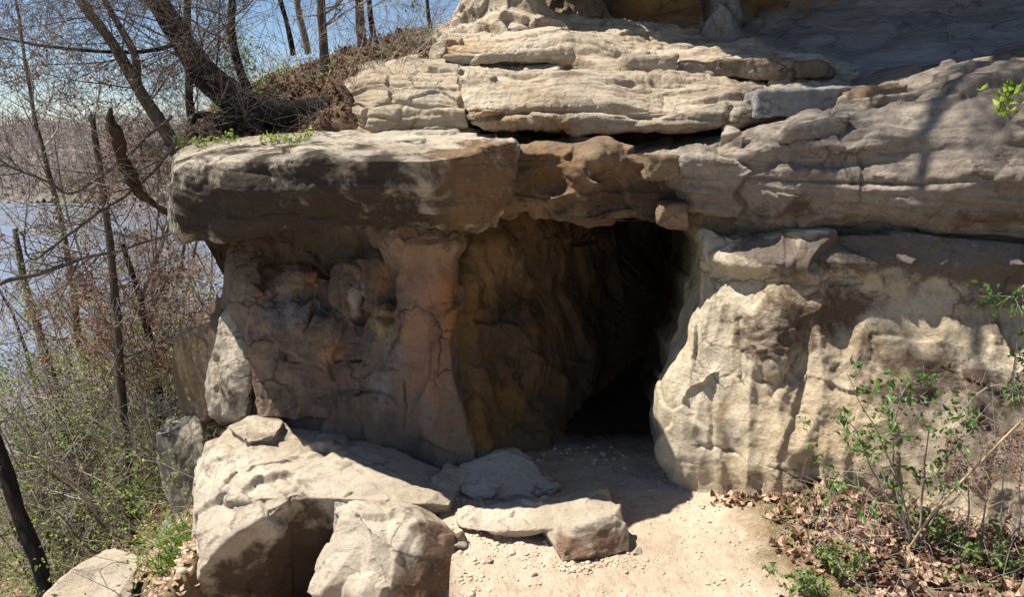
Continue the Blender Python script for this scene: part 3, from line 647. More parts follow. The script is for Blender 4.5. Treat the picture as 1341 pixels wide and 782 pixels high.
# pillar foot (reads like a trunk of rock) with its flare on the terrace
def pillar(name, base_px, base_py, Y, r0, r1, h, seed, mat, flare=.5):
    c = P(base_px, base_py, Y); rows = []
    n = 13
    for zz, rr in ((h, r1), (h * .6, r1 * .95), (h * .25, r1 * 1.05), (.35, r0 * .85), (.14, r0 * 1.05), (0, r0 * (1 + flare)), (-.3, r0 * (1.2 + flare))):
        rows.append([c + np.array([math.cos(math.pi + t) * rr, math.sin(math.pi + t) * rr * .8, zz]) for t in np.linspace(-.5, math.pi + .5, n)])
    return rock(name, rows, mat, cliff, dict(low=.06, strata=.01, facet=.07, crack=.03, blocks=(3.5, 3.5, 1.6)), seed=seed, back=.5, step=.016,
        blobs=[(c + np.array([0, -.2, .2]), (1, 1, .6), (196, 176, 146), .5)])
pillar('pillar', 662, 42, 9.0, .5, .34, 2.2, 11, M['boulder'], .55)
pillar('pillar', 948, 40, 9.0, .12, .13, 1.6, 12, M['paleblock'], .3)
pillar('pillar', 745, 40, 9.9, .42, .4, 2.2, 13, M['lintel'], .2)
# the roof of the alcove, out over the terrace above the picture: it shades the alcove
rf = [[np.array([x, y, 5.6 + .05 * math.sin(x * 3 + y)]) for x in (.35 + .12 * (9 - y), 2.4, 5.0, 8.0)] for y in (11.8, 9.6, 8.0, 6.3)]
rf2 = [[p + np.array([-.6 + .1 * i, -.4, 1.4]) for i, p in enumerate(rf[-1])]]
rock('overhang', [rf[0], rf[1], rf[2], rf[3], rf2[0], sh(rf2[0], 0, 1.5, 1.0)], M['greyrock'], cliff, dict(low=.12, strata=.06, facet=.08), seed=14, back=3, step=.05)

# single blocks of the ledges
def hexa(pxs, pys, Y0, Y1, jit=.01, r=R):
    """block between front outline corners (4 px/py: tl,tr,br,bl) at depth Y0 and pushed to Y1"""
    pts = []
    for (x, y) in zip(pxs, pys):
        f = P(x, y, Y0); pts.append(f + np.array([r.uniform(-jit, jit) for _ in range(3)])); pts.append(f + np.array([r.uniform(-jit, jit), Y1 - Y0, r.uniform(-jit, jit)]))
    return pts
block('block', hexa((992, 1150, 1148, 990), (119, 112, 146, 156), 5.72, 6.4), M['paleblock'], cliff, dict(low=.015, facet=.014, crack=.006, strata=.006), seed=1,
      blobs=[(P(1100, 130, 5.72), (.03, .3, .1), (150, 130, 80), .6)])
block('block', hexa((578, 748, 750, 600), (74, 64, 77, 86), 6.9, 7.9), M['ledge'], cliff, dict(low=.02, facet=.03, strata=.02), seed=2)
block('block', hexa((818, 886, 884, 822), (78, 76, 102, 103), 6.55, 7.2), M['ledge'], cliff, dict(low=.02, facet=.03, strata=.02), seed=3)
block('block', hexa((888, 1040, 1042, 886), (77, 80, 104, 104), 6.6, 7.3), M['ledge'], cliff, dict(low=.02, facet=.03, strata=.02), seed=4, blobs=[(P(1000, 90, 6.6), (.6, .4, .3), (140, 118, 98), .6)])
block('block', hexa((1044, 1090, 1092, 1042), (78, 80, 102, 104), 6.5, 7.1), M['lintel'], cliff, dict(low=.02, facet=.03, strata=.01), seed=5)
block('block', hexa((1035, 1120, 1105, 1026), (164, 150, 176, 186), 5.0, 5.6), M['greyrock'], cliff, dict(low=.015, facet=.02, strata=.01), seed=6)
block('block', hexa((1132, 1192, 1190, 1130), (116, 108, 124, 132), 5.35, 5.8), M['lintel'], cliff, dict(low=.015, facet=.02, strata=.01), seed=7)
block('block', hexa((1150, 1300, 1296, 1144), (128, 100, 128, 160), 5.1, 5.8), M['greyrock'], cliff, dict(low=.02, facet=.02, strata=.025), seed=8)
block('block', hexa((846, 888, 886, 850), (200, 205, 232, 236), 5.28, 5.8), M['lintel'], cliff, dict(low=.012, facet=.02), seed=9)
block('block', hexa((870, 900, 906, 866), (268, 272, 300, 296), 5.3, 5.7), M['lintel'], cliff, dict(low=.012, facet=.03), seed=10)

# ================================================================== CAP SLAB
slab = thing('cap_slab', 'huge flat-topped rock slab jutting out over the left recess beside the cave mouth', 'rock slab', tuple(P(450, 300, 5.4)))
SF = lambda x: float(np.interp(x, [225, 300, 400, 500, 560, 620, 672, 680], [5.5, 5.12, 4.84, 4.70, 4.64, 4.80, 5.02, 5.3]))
_old = lambda x: float(np.interp(x, [225, 232, 300, 400, 500, 560, 620, 672], [6.3, 6.25, 5.9, 5.5, 5.1, 4.88, 4.93, 5.08]))
def srow(*p): return [P(x, y, SF(x) + (Y - _old(x))) for x, y, Y in p]
cs = [
 srow((240, 190, 8.0), (262, 186, 7.6), (330, 177, 7.4), (420, 173, 7.2), (500, 171, 7.0), (560, 170, 6.8), (620, 170, 6.6), (668, 177, 6.3), (672, 180, 6.6)),
 srow((229, 206, 7.2), (232, 206, 6.25), (300, 200, 5.9), (400, 198, 5.5), (500, 203, 5.10), (560, 206, 4.88), (620, 196, 4.93), (672, 188, 5.08), (676, 188, 5.6)),
 srow((227, 214, 7.1), (229, 216, 6.10), (300, 210, 5.78), (400, 206, 5.4), (500, 210, 5.04), (560, 211, 4.82), (620, 202, 4.88), (675, 194, 5.05), (678, 194, 5.6)),
 srow((222, 255, 7.0), (224, 258, 6.05), (300, 252, 5.72), (400, 250, 5.36), (500, 250, 5.02), (566, 250, 4.82), (622, 245, 4.90), (668, 240, 5.10), (672, 240, 5.6)),
 srow((224, 300, 7.0), (228, 302, 6.08), (300, 298, 5.76), (400, 286, 5.42), (500, 285, 5.08), (572, 285, 4.88), (624, 285, 4.96), (655, 280, 5.16), (660, 280, 5.6)),
 srow((236, 318, 7.1), (238, 320, 6.20), (300, 312, 5.86), (400, 298, 5.52), (500, 295, 5.18), (576, 298, 4.98), (624, 303, 5.04), (648, 296, 5.25), (650, 294, 5.6)),
]
cs[3] = [CAMP + (p - CAMP) * 1.012 for p in cs[3]]; cs[4] = [CAMP + (p - CAMP) * 1.03 for p in cs[4]]; cs[5] = [CAMP + (p - CAMP) * 1.04 for p in cs[5]]
cs.append(sh(cs[-1], 0.02, .4, .03)); cs.append(sh(cs[-1], .1, 1.1, .03))
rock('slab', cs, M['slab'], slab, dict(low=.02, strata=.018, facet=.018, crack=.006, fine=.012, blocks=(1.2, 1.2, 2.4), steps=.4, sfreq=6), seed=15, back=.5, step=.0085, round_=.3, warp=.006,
     marks=[('groove', [P(300, 201, 5.85), P(380, 204, 5.5), P(470, 206, 5.2), P(545, 207, 4.95)], .016, .035), ('groove', [P(250, 232, 6.0), P(420, 226, 5.36), P(540, 226, 4.95)], .012, .02),
            ('groove', [P(308, 212, 5.74), P(306, 250, 5.7)], .015, .02)],
     blobs=[(P(380, 275, 5.0), (1.55, 1.4, .42), (66, 56, 48), 1), (P(630, 250, 4.85), (.25, .5, .4), (146, 118, 88), 1)])  # first blob darkens the front face, painting in its shade

# ================================================================== FOREGROUND ROCKS
# left shelf boulder
def under(r, dx=0, dy=.1, dz=-.8): return [p + np.array([dx, dy, dz]) for p in r]
top = [G(256, 600, .08), G(268, 578, .2), G(322, 549, .24), G(378, 556, .22), G(440, 566, .17), G(520, 588, .14), G(612, 618, .07), G(590, 662, .08), G(556, 660, .14), G(440, 652, .18), G(384, 650, .19), G(300, 655, .16), G(258, 645, .02)]
h1 = top + under(top[:3] + top[3:7]) + [P(390, 850, 5.5), P(470, 850, 5.4), P(575, 740, 4.9), P(262, 850, 5.1)]
h2 = [G(257, 612, .02), G(300, 618, .2), G(384, 640, .2), G(383, 653, .19), P(258, 700, 4.5), P(262, 748, 4.36), P(298, 706, 4.38), P(340, 680, 4.45), P(380, 660, 4.58), P(286, 850, 4.95), P(384, 850, 5.05), P(384, 760, 4.85), P(262, 850, 5.0)]
h1b = [G(300, 560, .28), G(326, 546, .3), G(372, 552, .28), G(360, 575, .26), G(320, 580, .25), G(310, 570, .0), G(370, 580, .0), G(340, 545, .0)]
block('ledge_boulder', [h1, h2, h1b], M['boulder'], None, dict(low=.02, strata=.006, facet=.04, crack=.012, fine=.010, blocks=(2.0, 2.0, 2.4), steps=.35), vox=.0105, seed=11,
     marks=[('groove', [G(302, 662, .1), G(300, 628, .19), G(335, 611, .2), G(380, 602, .2)], .016, .09), ('groove', [P(345, 700, 4.4), P(365, 672, 4.5), P(378, 656, 4.6)], .012, .05),
            ('groove', [G(425, 590, .18), G(500, 640, .16)], .008, .02)],
     blobs=[(G(500, 600, .1), (.5, .5, .2), (188, 170, 146), .4), (P(325, 775, 4.5), (.32, .5, .26), (106, 90, 76), 1), (P(410, 720, 4.9), (.3, .6, .5), (104, 86, 70), 1)])  # last two blobs: patina, plus shade painted on lower front and cleft
tag(bpy.data.objects['ledge_boulder'], 'big pale ledge boulder filling the lower left under the rock slab', 'boulder')
b2 = [
 [G(438, 664, .19), G(470, 664, .22), G(500, 676, .2), P(452, 735, 4.14), P(428, 770, 4.08), P(402, 800, 4.12), P(398, 850, 4.2), P(470, 850, 4.02), P(505, 850, 4.05), P(505, 740, 4.15), P(470, 705, 4.25), P(505, 850, 4.8), P(405, 850, 4.8), G(450, 650, .1)],
 [G(455, 656, .2), G(545, 672, .19), G(592, 686, .1), G(480, 690, .22), P(548, 684, 4.22), P(500, 770, 3.98), P(480, 850, 3.95), P(508, 790, 3.92), P(580, 850, 4.15), P(614, 742, 4.24), P(608, 770, 4.2), P(606, 700, 4.34), P(500, 850, 4.8), P(600, 760, 4.7), G(560, 655, .0), P(520, 720, 4.05)],
 [P(430, 760, 4.2), P(500, 750, 4.02), P(503, 800, 3.92), P(440, 860, 3.98), P(510, 860, 3.95), P(470, 780, 3.98), P(440, 800, 4.6), P(510, 800, 4.6)],
]
block('fractured_boulder', b2, M['boulder'], None, dict(low=.015, facet=.05, crack=.010, fine=.007, blocks=(3.4, 3.4, 3.0), strata=.0, steps=.3), vox=.0095, seed=11,
      blobs=[(P(575, 735, 4.15), (.20, .4, .22), (122, 98, 78), 1), (P(420, 700, 4.4), (.12, .3, .2), (140, 122, 100), .5)])  # first blob: brown patina with shade painted into the right face
tag(bpy.data.objects['fractured_boulder'], 'angular broken boulder with brown shaded face at the bottom edge, left of the path', 'boulder')
b3 = [
 [G(690, 668, .05), G(715, 655, .12), G(760, 645, .16), G(796, 648, .19), G(812, 664, .19), G(800, 676, .2), G(752, 694, .16), G(715, 700, .08), G(735, 738, 0), G(782, 734, 0), G(826, 722, 0), G(824, 700, .06), G(818, 690, .12), G(790, 640, 0), G(700, 660, 0),
  G(735, 738, -.15), G(826, 722, -.15)],
 [G(596, 665, .06), G(680, 652, .10), G(740, 652, .14), G(740, 692, .13), G(650, 697, .07), G(600, 692, .04), G(660, 708, 0), G(600, 680, -.15), G(730, 700, -.1), G(720, 660, -.1)],
]
block('path_boulder', b3, M['boulder'], None, dict(low=.015, facet=.022, crack=.01, blocks=(4.5, 4.5, 4.5), strata=.005, fine=.012), vox=.009, seed=12,
      blobs=[(G(780, 715, .07), (.25, .12, .1), (152, 122, 100), .8)])
tag(bpy.data.objects['path_boulder'], 'low pale boulder with a reddish broken front, lying on the path before the cave', 'boulder')
b4 = [[G(596, 640, .05), G(600, 608, .1), G(640, 594, .16), G(672, 592, .17), G(700, 604, .14), G(735, 640, .02), G(700, 655, .0), G(620, 655, .02), G(620, 640, -.1), G(720, 640, -.1), G(680, 590, -.1)]]
block('mound_boulder', b4, M['boulder'], None, dict(low=.02, facet=.02, crack=.01, blocks=(4, 4, 4)), vox=.01, seed=13)
tag(bpy.data.objects['mound_boulder'], 'low rounded grey rock lying in shadow at the cave threshold', 'boulder')
b5 = [[P(206, 548, 6.2), P(222, 536, 6.3), P(256, 548, 6.2), P(262, 560, 6.1), P(204, 580, 6.1), P(212, 615, 6.0), P(228, 650, 5.9), P(262, 640, 5.8), P(266, 590, 5.9), P(215, 640, 6.4), P(262, 620, 6.6), P(232, 720, 5.9), P(270, 720, 5.9)]]
block('leaning_rock', b5, M['boulder'], None, dict(low=.03, facet=.04, crack=.015, blocks=(3.5, 3.5, 2.5)), vox=.012, seed=14, blobs=[(P(235, 600, 6), (.3, .5, .25), (110, 98, 84), .6)])
tag(bpy.data.objects['leaning_rock'], 'upright grey rock with a sunlit cap beside the left end of the ledge boulder', 'rock')
b6 = [[P(292, 388, 6.5), P(262, 402, 6.5), P(236, 428, 6.4), P(226, 462, 6.35), P(226, 500, 6.3), P(234, 540, 6.3), P(262, 560, 6.2), P(282, 540, 6.15), P(288, 480, 6.2), P(290, 430, 6.3), P(250, 440, 6.8), P(300, 450, 6.9), P(300, 540, 6.7), P(240, 520, 6.7)]]
block('fin_rock', b6, M['recess'], None, dict(low=.02, facet=.02, crack=.0, strata=.0, blocks=(3, 3, 2)), vox=.012, seed=15, blobs=[(P(240, 480, 6.3), (.3, .5, .5), (140, 116, 76), .5)])
tag(bpy.data.objects['fin_rock'], 'curved brown rock fin with a sunlit rim at the left end of the recess', 'rock')
b7 = [[P(300, 396, 6.35), P(322, 420, 6.15), P(328, 470, 5.95), P(322, 545, 5.85), P(276, 545, 5.95), P(270, 500, 6.05), P(280, 460, 6.1), P(290, 410, 6.3), P(300, 440, 6.9), P(330, 540, 6.5), P(290, 560, 6.4), P(300, 490, 5.9)]]
block('propped_rock', b7, M['boulder'], None, dict(low=.02, facet=.03, crack=.01, strata=.0, blocks=(3, 3, 3)), vox=.012, seed=16, blobs=[(P(300, 520, 5.9), (.25, .4, .15), (100, 84, 72), .7)])
tag(bpy.data.objects['propped_rock'], 'sunlit angular rock propped between the brown fin and the recess wall', 'rock')
b8 = [[P(208, 690, 5.7), P(225, 668, 5.8), P(256, 680, 5.7), P(262, 720, 5.5), P(215, 730, 5.5), P(240, 740, 5.6), P(236, 700, 6.0)]]
block('rubble_rock', b8, M['boulder'], None, dict(low=.02, facet=.04, blocks=(6, 6, 6)), vox=.012, seed=17)
tag(bpy.data.objects['rubble_rock'], 'small pale layered rock at the foot of the upright grey rock', 'rock')
b9 = [[P(25, 800, 4.5), P(90, 750, 4.8), P(150, 716, 5.1), P(185, 728, 5.0), P(170, 790, 4.6), P(40, 850, 4.4), P(150, 840, 4.5), P(120, 740, 5.5)]]
block('slanted_rock', b9, M['boulder'], None, dict(low=.03, facet=.02, crack=.0, blocks=(3, 3, 3)), vox=.014, seed=18)
tag(bpy.data.objects['slanted_rock'], 'flat grey rock slanting out of the weeds at the bottom left corner', 'rock')

# ================================================================== UPPER BANK (soil hillside behind the slab)
hb = [
 row((262, 150, 10.8), (280, 140, 10.8), (310, 120, 10.8), (360, 100, 10.6), (430, 82, 10.6), (500, 52, 10.8), (560, 44, 11), (620, 38, 11), (680, 36, 11)),
 row((246, 172, 8.9), (262, 160, 8.9), (300, 136, 8.9), (360, 108, 8.9), (430, 92, 8.8), (500, 66, 9.0), (560, 50, 9.4), (620, 44, 9.6), (680, 42, 9.6)),
 row((244, 185, 7.8), (258, 176, 7.8), (300, 160, 7.8), (360, 146, 7.8), (430, 122, 7.7), (500, 90, 7.9), (560, 66, 8.2), (620, 60, 8.2), (680, 60, 8.2)),
 row((246, 200, 7.2), (262, 192, 7.2), (300, 182, 7.2), (360, 176, 7.2), (430, 168, 7.1), (500, 160, 7.0), (560, 120, 7.2), (620, 100, 7.2), (680, 100, 7.2)),
]
hb = [[r[0] + np.array([.95, .6, -2.5])] + r for r in hb]
hb.append(sh(hb[-1], 0, 0, -.6)); hb.insert(0, sh(hb[0], -1.5, 5, -2.5))
o = rock('hillside', hb, M['soil'], None, dict(low=.12, strata=0, facet=.03, crack=0, fine=.04), seed=20, back=.4, step=.02); tag(o, kind='structure')

# ================================================================== PLANTS: helpers
def tubes(polys, sides=4):
    """polys: list of (pts (n,3), radii (n)) -> V, F quads"""
    Vs, Fs, off = [], [], 0
    ca = np.array([[math.cos(2 * math.pi * k / sides), math.sin(2 * math.pi * k / sides)] for k in range(sides)])
    for pts, rad in polys:
        pts = np.asarray(pts, float); rad = np.asarray(rad, float); n = len(pts)
        t = np.gradient(pts, axis=0); t /= (np.linalg.norm(t, axis=1, keepdims=True) + 1e-9)
        ref = np.array([0.12, .93, .3]) if abs(t[0] @ np.array([0, 1, 0])) < .8 else np.array([1., 0, 0])
        a = np.cross(t, ref); a /= (np.linalg.norm(a, axis=1, keepdims=True) + 1e-9); b = np.cross(t, a)
        ringv = pts[:, None] + rad[:, None, None] * (a[:, None] * ca[None, :, :1] + b[:, None] * ca[None, :, 1:])
        Vs.append(ringv.reshape(-1, 3))
        i = np.arange(n - 1)[:, None] * sides; k = np.arange(sides)[None]; k2 = (k + 1) % sides
        Fs.append((np.stack([i + k, i + k2, i + sides + k2, i + sides + k], -1) + off).reshape(-1, 4)); off += n * sides
    return np.concatenate(Vs), np.concatenate(Fs)
def smooth_line(pts, n):
    pts = np.asarray(pts, float); t = np.linspace(0, len(pts) - 1, n); i = np.clip(t.astype(int), 0, len(pts) - 2); f = (t - i)[:, None]
    p0 = pts[np.clip(i - 1, 0, None)]; p1 = pts[i]; p2 = pts[i + 1]; p3 = pts[np.clip(i + 2, None, len(pts) - 1)]
    return .5 * (2 * p1 + (p2 - p0) * f + (2 * p0 - 5 * p1 + 4 * p2 - p3) * f ** 2 + (3 * p1 - p0 - 3 * p2 + p3) * f ** 3)
def unit(v): return v / (np.linalg.norm(v) + 1e-9)
def branch(p, d, L, r, lev, out, tips, rg, kink=.28, up=.05, seg=.16, kids=(5, 4, 3), spread=.9, minr=.0016):
    n = max(4, int(L / seg)); pts = [p]; dirs = [d]; step = L / n
    for i in range(n):
        d = unit(d + rg.normal(size=3) * kink * (step ** .5) + np.array([0, 0, up]) * step * 4)
        p = p + d * step; pts.append(p); dirs.append(d)
    rad = np.maximum(r * (1 - np.linspace(0, 1, n + 1) * .8), minr)
    out.append((np.array(pts), rad))
    if lev > 0:
        k = kids[min(len(kids) - 1, 3 - lev)] if lev <= 3 else kids[0]
        k = max(1, int(rg.poisson(k)))
        for _ in range(k):
            t = rg.uniform(.15, 1); i = min(n, int(t * n)); dd = dirs[i]
            side = unit(np.cross(dd, rg.normal(size=3))); nd = unit(dd * rg.uniform(.4, 1) + side * spread)
            branch(pts[i], nd, L * rg.uniform(.35, .7) * (1.1 - .4 * t), rad[i] * .55, lev - 1, out, tips, rg, kink * 1.1, up, seg * .8, kids, spread, minr)
    else: tips.append((pts[-1], d)); tips.append((pts[n // 2], dirs[n // 2]))
def leaves_mesh(spots, size, rg, jitter=.03, per=1, flat=0.0, ratio=.45, fold=.25):
    """pointed folded leaves (two quads each)"""
    S = np.array([q for q in spots for _ in range(per)], float); n = len(S)
    S = S + rg.normal(size=(n, 3)) * jitter
    a = rg.normal(size=(n, 3)); a[:, 2] *= (1 - flat); a /= np.linalg.norm(a, axis=1)[:, None]
    b = np.cross(a, rg.normal(size=(n, 3)) * (1 - flat) + np.array([0, 0, flat * 2 + .001])); b /= np.linalg.norm(b, axis=1)[:, None] + 1e-9
    c = np.cross(a, b); sz = size * rg.uniform(.55, 1.25, n)[:, None]
    w = sz * ratio; cu = c * sz * fold
    P0 = S; P1 = S + a * sz; m1 = S + a * sz * .3; m2 = S + a * sz * .7 - cu * .3
    V = np.stack([P0, m1 + b * w * .5 + cu, m2 + b * w * .42 + cu, P1 - cu, m2 - b * w * .42 + cu, m1 - b * w * .5 + cu, m1 * .5 + m2 * .5], 1).reshape(-1, 3)
    k = np.arange(n)[:, None] * 7
    F = np.concatenate([k + np.array([0, 1, 2, 6]), k + np.array([6, 2, 3, 4]), k + np.array([0, 6, 4, 5])])
    return V, F

far_woods()
# ================================================================== TREES on the bank above the slab
def tree(trunks, label, mat='bark', crown_mat='twig_dark', seed=0, ncr=14, Lc=(.8, 2.2), lev=2, group=None, leaf=None, tstart=.35, up=.05, name='bare_tree', cat='tree', sides=9, rc=.3, leaf_n=1, leaf_s=.04, kids=(5, 4, 3), bump=.12, seg=.14):
    rg = np.random.default_rng(seed)
    base = np.array(trunks[0][0][0]); t = thing(name, label, cat, tuple(base), group)
    pl = []; out = []; tips = []
    for pts, rad in trunks:
        n = max(10, len(pts) * 9); L = smooth_line(pts, n); r = np.interp(np.linspace(0, 1, n), np.linspace(0, 1, len(rad)), rad)
        L = L + np.stack([perlin(L * 2.1 + seed), perlin(L * 2.1 + 31 + seed), L[:, 0] * 0], 1) * r[:, None] * .35
        r = r * (1 + bump * perlin(L * 5 + seed * 3)); pl.append((L, r))
        if ncr:
            for _ in range(max(2, int(ncr * len(L) / 60))):
                i = int(rg.uniform(tstart, 1) * (n - 1)); dd = unit(L[min(n - 1, i + 1)] - L[i - 1]); side = unit(np.cross(dd, rg.normal(size=3)))
                branch(L[i], unit(dd * rg.uniform(.1, .8) + side), rg.uniform(*Lc), r[i] * rc, lev, out, tips, rg, up=up, kids=kids, seg=seg)
    V, F = tubes(pl, sides); q = V * 1.0
    V = V + unit(rg.normal(size=3)) * (fbm(q * (14, 14, 5), 3) * .006)[:, None]
    mesh_obj('trunk', V, F, M[mat], t)
    if out:
        V, F = tubes(out, 3); mesh_obj('crown', V, F, M[crown_mat], t)
    if leaf and tips:
        V, F = leaves_mesh([q[0] for q in tips], leaf_s, rg, .05, leaf_n); mesh_obj('leaves', V, F, M[leaf], t, smooth=False)
    return t
tree([(row((478, 108, 7.7), (455, 120, 7.6), (430, 138, 7.5), (385, 150, 7.45), (335, 143, 7.4), (300, 122, 7.4), (268, 92, 7.4), (238, 48, 7.45), (208, 0, 7.5), (160, -80, 7.6), (100, -180, 7.8)), [.03, .06, .10, .13, .15, .14, .12, .10, .095, .08, .06]),
      (row((395, 150, 7.45), (440, 158, 7.4), (475, 162, 7.35), (500, 172, 7.3)), [.09, .05, .03, .01]),
      (row((330, 150, 7.4), (290, 155, 7.3), (262, 150, 7.3), (250, 165, 7.3)), [.10, .05, .03, .012]),
      (row((350, 150, 7.4), (330, 160, 7.25), (345, 172, 7.2), (335, 178, 7.15)), [.10, .05, .03, .01]),
      (row((238, 50, 7.45), (215, 62, 7.5), (160, 68, 7.3), (60, 60, 7.0), (-40, 40, 6.8)), [.03, .02, .016, .012, .008])],
     'thick dark tree leaning left, its roots sprawling over the bank behind the slab', 'bark_dark', 'twig_dark', 21, 20, (.6, 1.9), 3, tstart=.55, sides=12, rc=.08, kids=(6, 5, 3))
tree([(row((234, 200, 7.0), (208, 155, 7.0), (182, 115, 7.0), (150, 60, 7.1), (105, 0, 7.2), (50, -80, 7.4)), [.065, .055, .052, .045, .042, .03]),
      (row((180, 112, 7.0), (178, 75, 7.0), (160, 40, 7.05), (138, 0, 7.1), (110, -70, 7.2)), [.035, .032, .028, .026, .02])],
     'forked slender tree growing at the upper left end of the slab', 'bark', 'twig_dark', 22, 22, (.7, 2.1), 3, tstart=.3, rc=.15, kids=(6, 5, 3))
tree([(row((326, 122, 8.2), (312, 85, 8.2), (304, 40, 8.2), (303, -30, 8.3), (295, -120, 8.4)), [.05, .04, .036, .034, .03])], 'thin dark upright trunk rising right behind the leaning tree', 'bark_dark', 'twig_dark', 23, 16, (.5, 1.6), 3)
tree([(row((427, 98, 8.3), (424, 50, 8.3), (420, 0, 8.3), (418, -90, 8.4)), [.055, .045, .042, .04])], 'straight grey trunk on the bank above the sprawling roots', 'bark', 'twig', 24, 10, (.5, 1.4), 3)
tree([(row((476, 60, 9.3), (472, 20, 9.3), (468, -40, 9.3), (466, -120, 9.4)), [.06, .05, .045, .04])], 'straight tan trunk at the top of the bank, beside a thinner one', 'bark', 'twig', 25, 10, (.5, 1.4), 3, leaf='leaf', leaf_s=.05)
tree([(row((490, 55, 9.6), (484, 15, 9.6), (480, -50, 9.6)), [.035, .03, .028])], 'thin trunk just right of the straight tan trunk', 'bark_dark', 'twig', 26, 9, (.5, 1.3), 3)
tree([(row((384, 72, 10.2), (376, 30, 10.2), (362, -20, 10.2), (350, -80, 10.2)), [.035, .03, .03, .025])], 'thin curved trunk on the bank left of the straight grey trunk', 'bark_dark', 'twig_dark', 27, 10, (.5, 1.4), 3)
tree([(row((404, 70, 10.4), (396, 35, 10.4), (388, -5, 10.4), (380, -80, 10.4)), [.045, .04, .038, .03])], 'pale thin trunk immediately left of the straight grey trunk', 'bark_pale', 'twig', 28, 10, (.5, 1.4), 3, leaf='leaf_pink', leaf_s=.035, leaf_n=1)
tree([(row((252, 165, 8.8), (248, 120, 8.8), (247, 60, 8.8), (245, -60, 8.9)), [.05, .042, .04, .035])], 'upright trunk seen behind the bend of the leaning tree', 'bark_dark', 'twig_dark', 29, 12, (.6, 1.8), 3, leaf='leaf_olive', leaf_s=.04)
tree([(row((566, 48, 11.5), (560, 10, 11.5), (556, -60, 11.5)), [.03, .025, .02])], 'slight sapling standing between the bank crest and the rock pillar', 'bark_dark', 'twig_dark', 30, 14, (.4, 1.2), 3, tstart=.0)
tree([(row((600, 45, 12.5), (606, 5, 12.5), (600, -60, 12.5)), [.03, .025, .02])], 'slight sapling nearest the rock pillar', 'bark_dark', 'twig_dark', 31, 14, (.4, 1.2), 3, tstart=.0)
# trunks on the slope, lower left
tree([(row((170, 712, 6.6), (166, 600, 6.7), (156, 480, 6.8), (150, 380, 6.9), (138, 270, 7.0), (120, 150, 7.2)), [.055, .045, .04, .036, .03, .02])], 'tall brown trunk on the slope nearest the ledge boulder', 'bark', 'twig', 32, 26, (.5, 1.5), 3, tstart=.3, leaf='leaf_rust', leaf_s=.035)
tree([(row((205, 690, 7.4), (212, 600, 7.4), (205, 500, 7.5), (186, 400, 7.5), (160, 320, 7.6)), [.05, .045, .04, .03, .02])], 'leaning dark trunk between the brown trunk and the cliff', 'bark_dark', 'twig_dark', 33, 22, (.5, 1.4), 3, tstart=.3, leaf='leaf_rust', leaf_s=.03)
tree([(row((64, 800, 5.3), (48, 730, 5.4), (16, 640, 5.5), (-12, 560, 5.6), (-60, 440, 5.8)), [.06, .055, .05, .045, .035])], 'dark trunk leaning out at the lower left edge of the picture', 'bark_dark', 'twig_dark', 34, 14, (.5, 1.2), 3, tstart=.5)
tree([(row((110, 640, 8.2), (86, 560, 8.3), (70, 500, 8.5), (40, 400, 8.8), (20, 300, 9)), [.06, .055, .05, .04, .03])], 'ivy-tinged trunk leaning left over the lake', 'bark', 'twig', 35, 20, (.6, 1.6), 3, leaf='leaf_olive', leaf_s=.035)
t = thing('dead_stem', 'twisted mossy dead stem hanging off the left end of the slab', 'dead stem', tuple(P(214, 276, 6.4)))
L = smooth_line(row((222, 280, 6.5), (202, 268, 6.45), (184, 254, 6.4), (172, 232, 6.4), (160, 208, 6.4), (154, 180, 6.4), (146, 160, 6.4), (145, 140, 6.4)), 60)
r = np.interp(np.linspace(0, 1, 60), [0, .15, .4, .7, .9, 1], [.03, .028, .048, .05, .03, .006]); r = r * (1 + .35 * perlin(L * 9))
V, F = tubes([(L, r)], 14); V = V + (fbm(V * 16, 3) * .012)[:, None] * np.array([1, .5, .6]); mesh_obj('stem', V, F, M['moss_root'], t)
rg = np.random.default_rng(77); out = []; tips = []
for i in (8, 14, 20, 30, 40, 52): branch(L[i], unit(rg.normal(size=3) + np.array([-1.2, 0, 0])), .7, .008, 1, out, tips, rg)
V, F = tubes(out, 3); mesh_obj('twigs', V, F, M['twig'], t)

# long dark limbs reaching in over the lake
def limb(pts, rad, label, seed, n=18, mat='twig_dark'):
    rg = np.random.default_rng(seed); L = smooth_line(pts, len(pts) * 8); r = np.interp(np.linspace(0, 1, len(L)), np.linspace(0, 1, len(rad)), rad)
    L = L + np.stack([perlin(L * 4 + seed), perlin(L * 4 + 9 + seed), perlin(L * 4 + 19 + seed)], 1) * .03
    out = [(L, r)]; tips = []
    for _ in range(n):
        i = int(rg.uniform(.1, .98) * (len(L) - 1)); dd = unit(L[i] - L[i - 1]); side = unit(np.cross(dd, rg.normal(size=3)))
        branch(L[i], unit(dd + side * .8), rg.uniform(.3, .9), r[i] * .5, 2, out, tips, rg, kids=(3, 3, 3))
    V, F = tubes(out, 4); o = mesh_obj('fallen_limb', V, F, M[mat], origin=pts[0]); tag(o, label, 'branch', 'dead limbs hung up in the thicket')
limb(row((240, 300, 6.6), (150, 330, 6.4), (85, 345, 6.2), (0, 374, 6.0), (-60, 400, 6.0)), [.008, .012, .016, .018, .02], 'dark dead limb ending at the left edge just below mid height', 41)
limb(row((225, 150, 6.9), (150, 215, 6.6), (95, 250, 6.4), (40, 225, 6.2), (-30, 200, 6.2)), [.014, .013, .012, .012, .01], 'dark crooked limb running left from the forked tree', 42)
limb(row((235, 178, 7.0), (180, 245, 6.7), (110, 290, 6.4), (45, 340, 6.2), (30, 300, 6.1)), [.014, .013, .012, .010, .008], 'drooping dark limb below the twisted dead stem', 43)
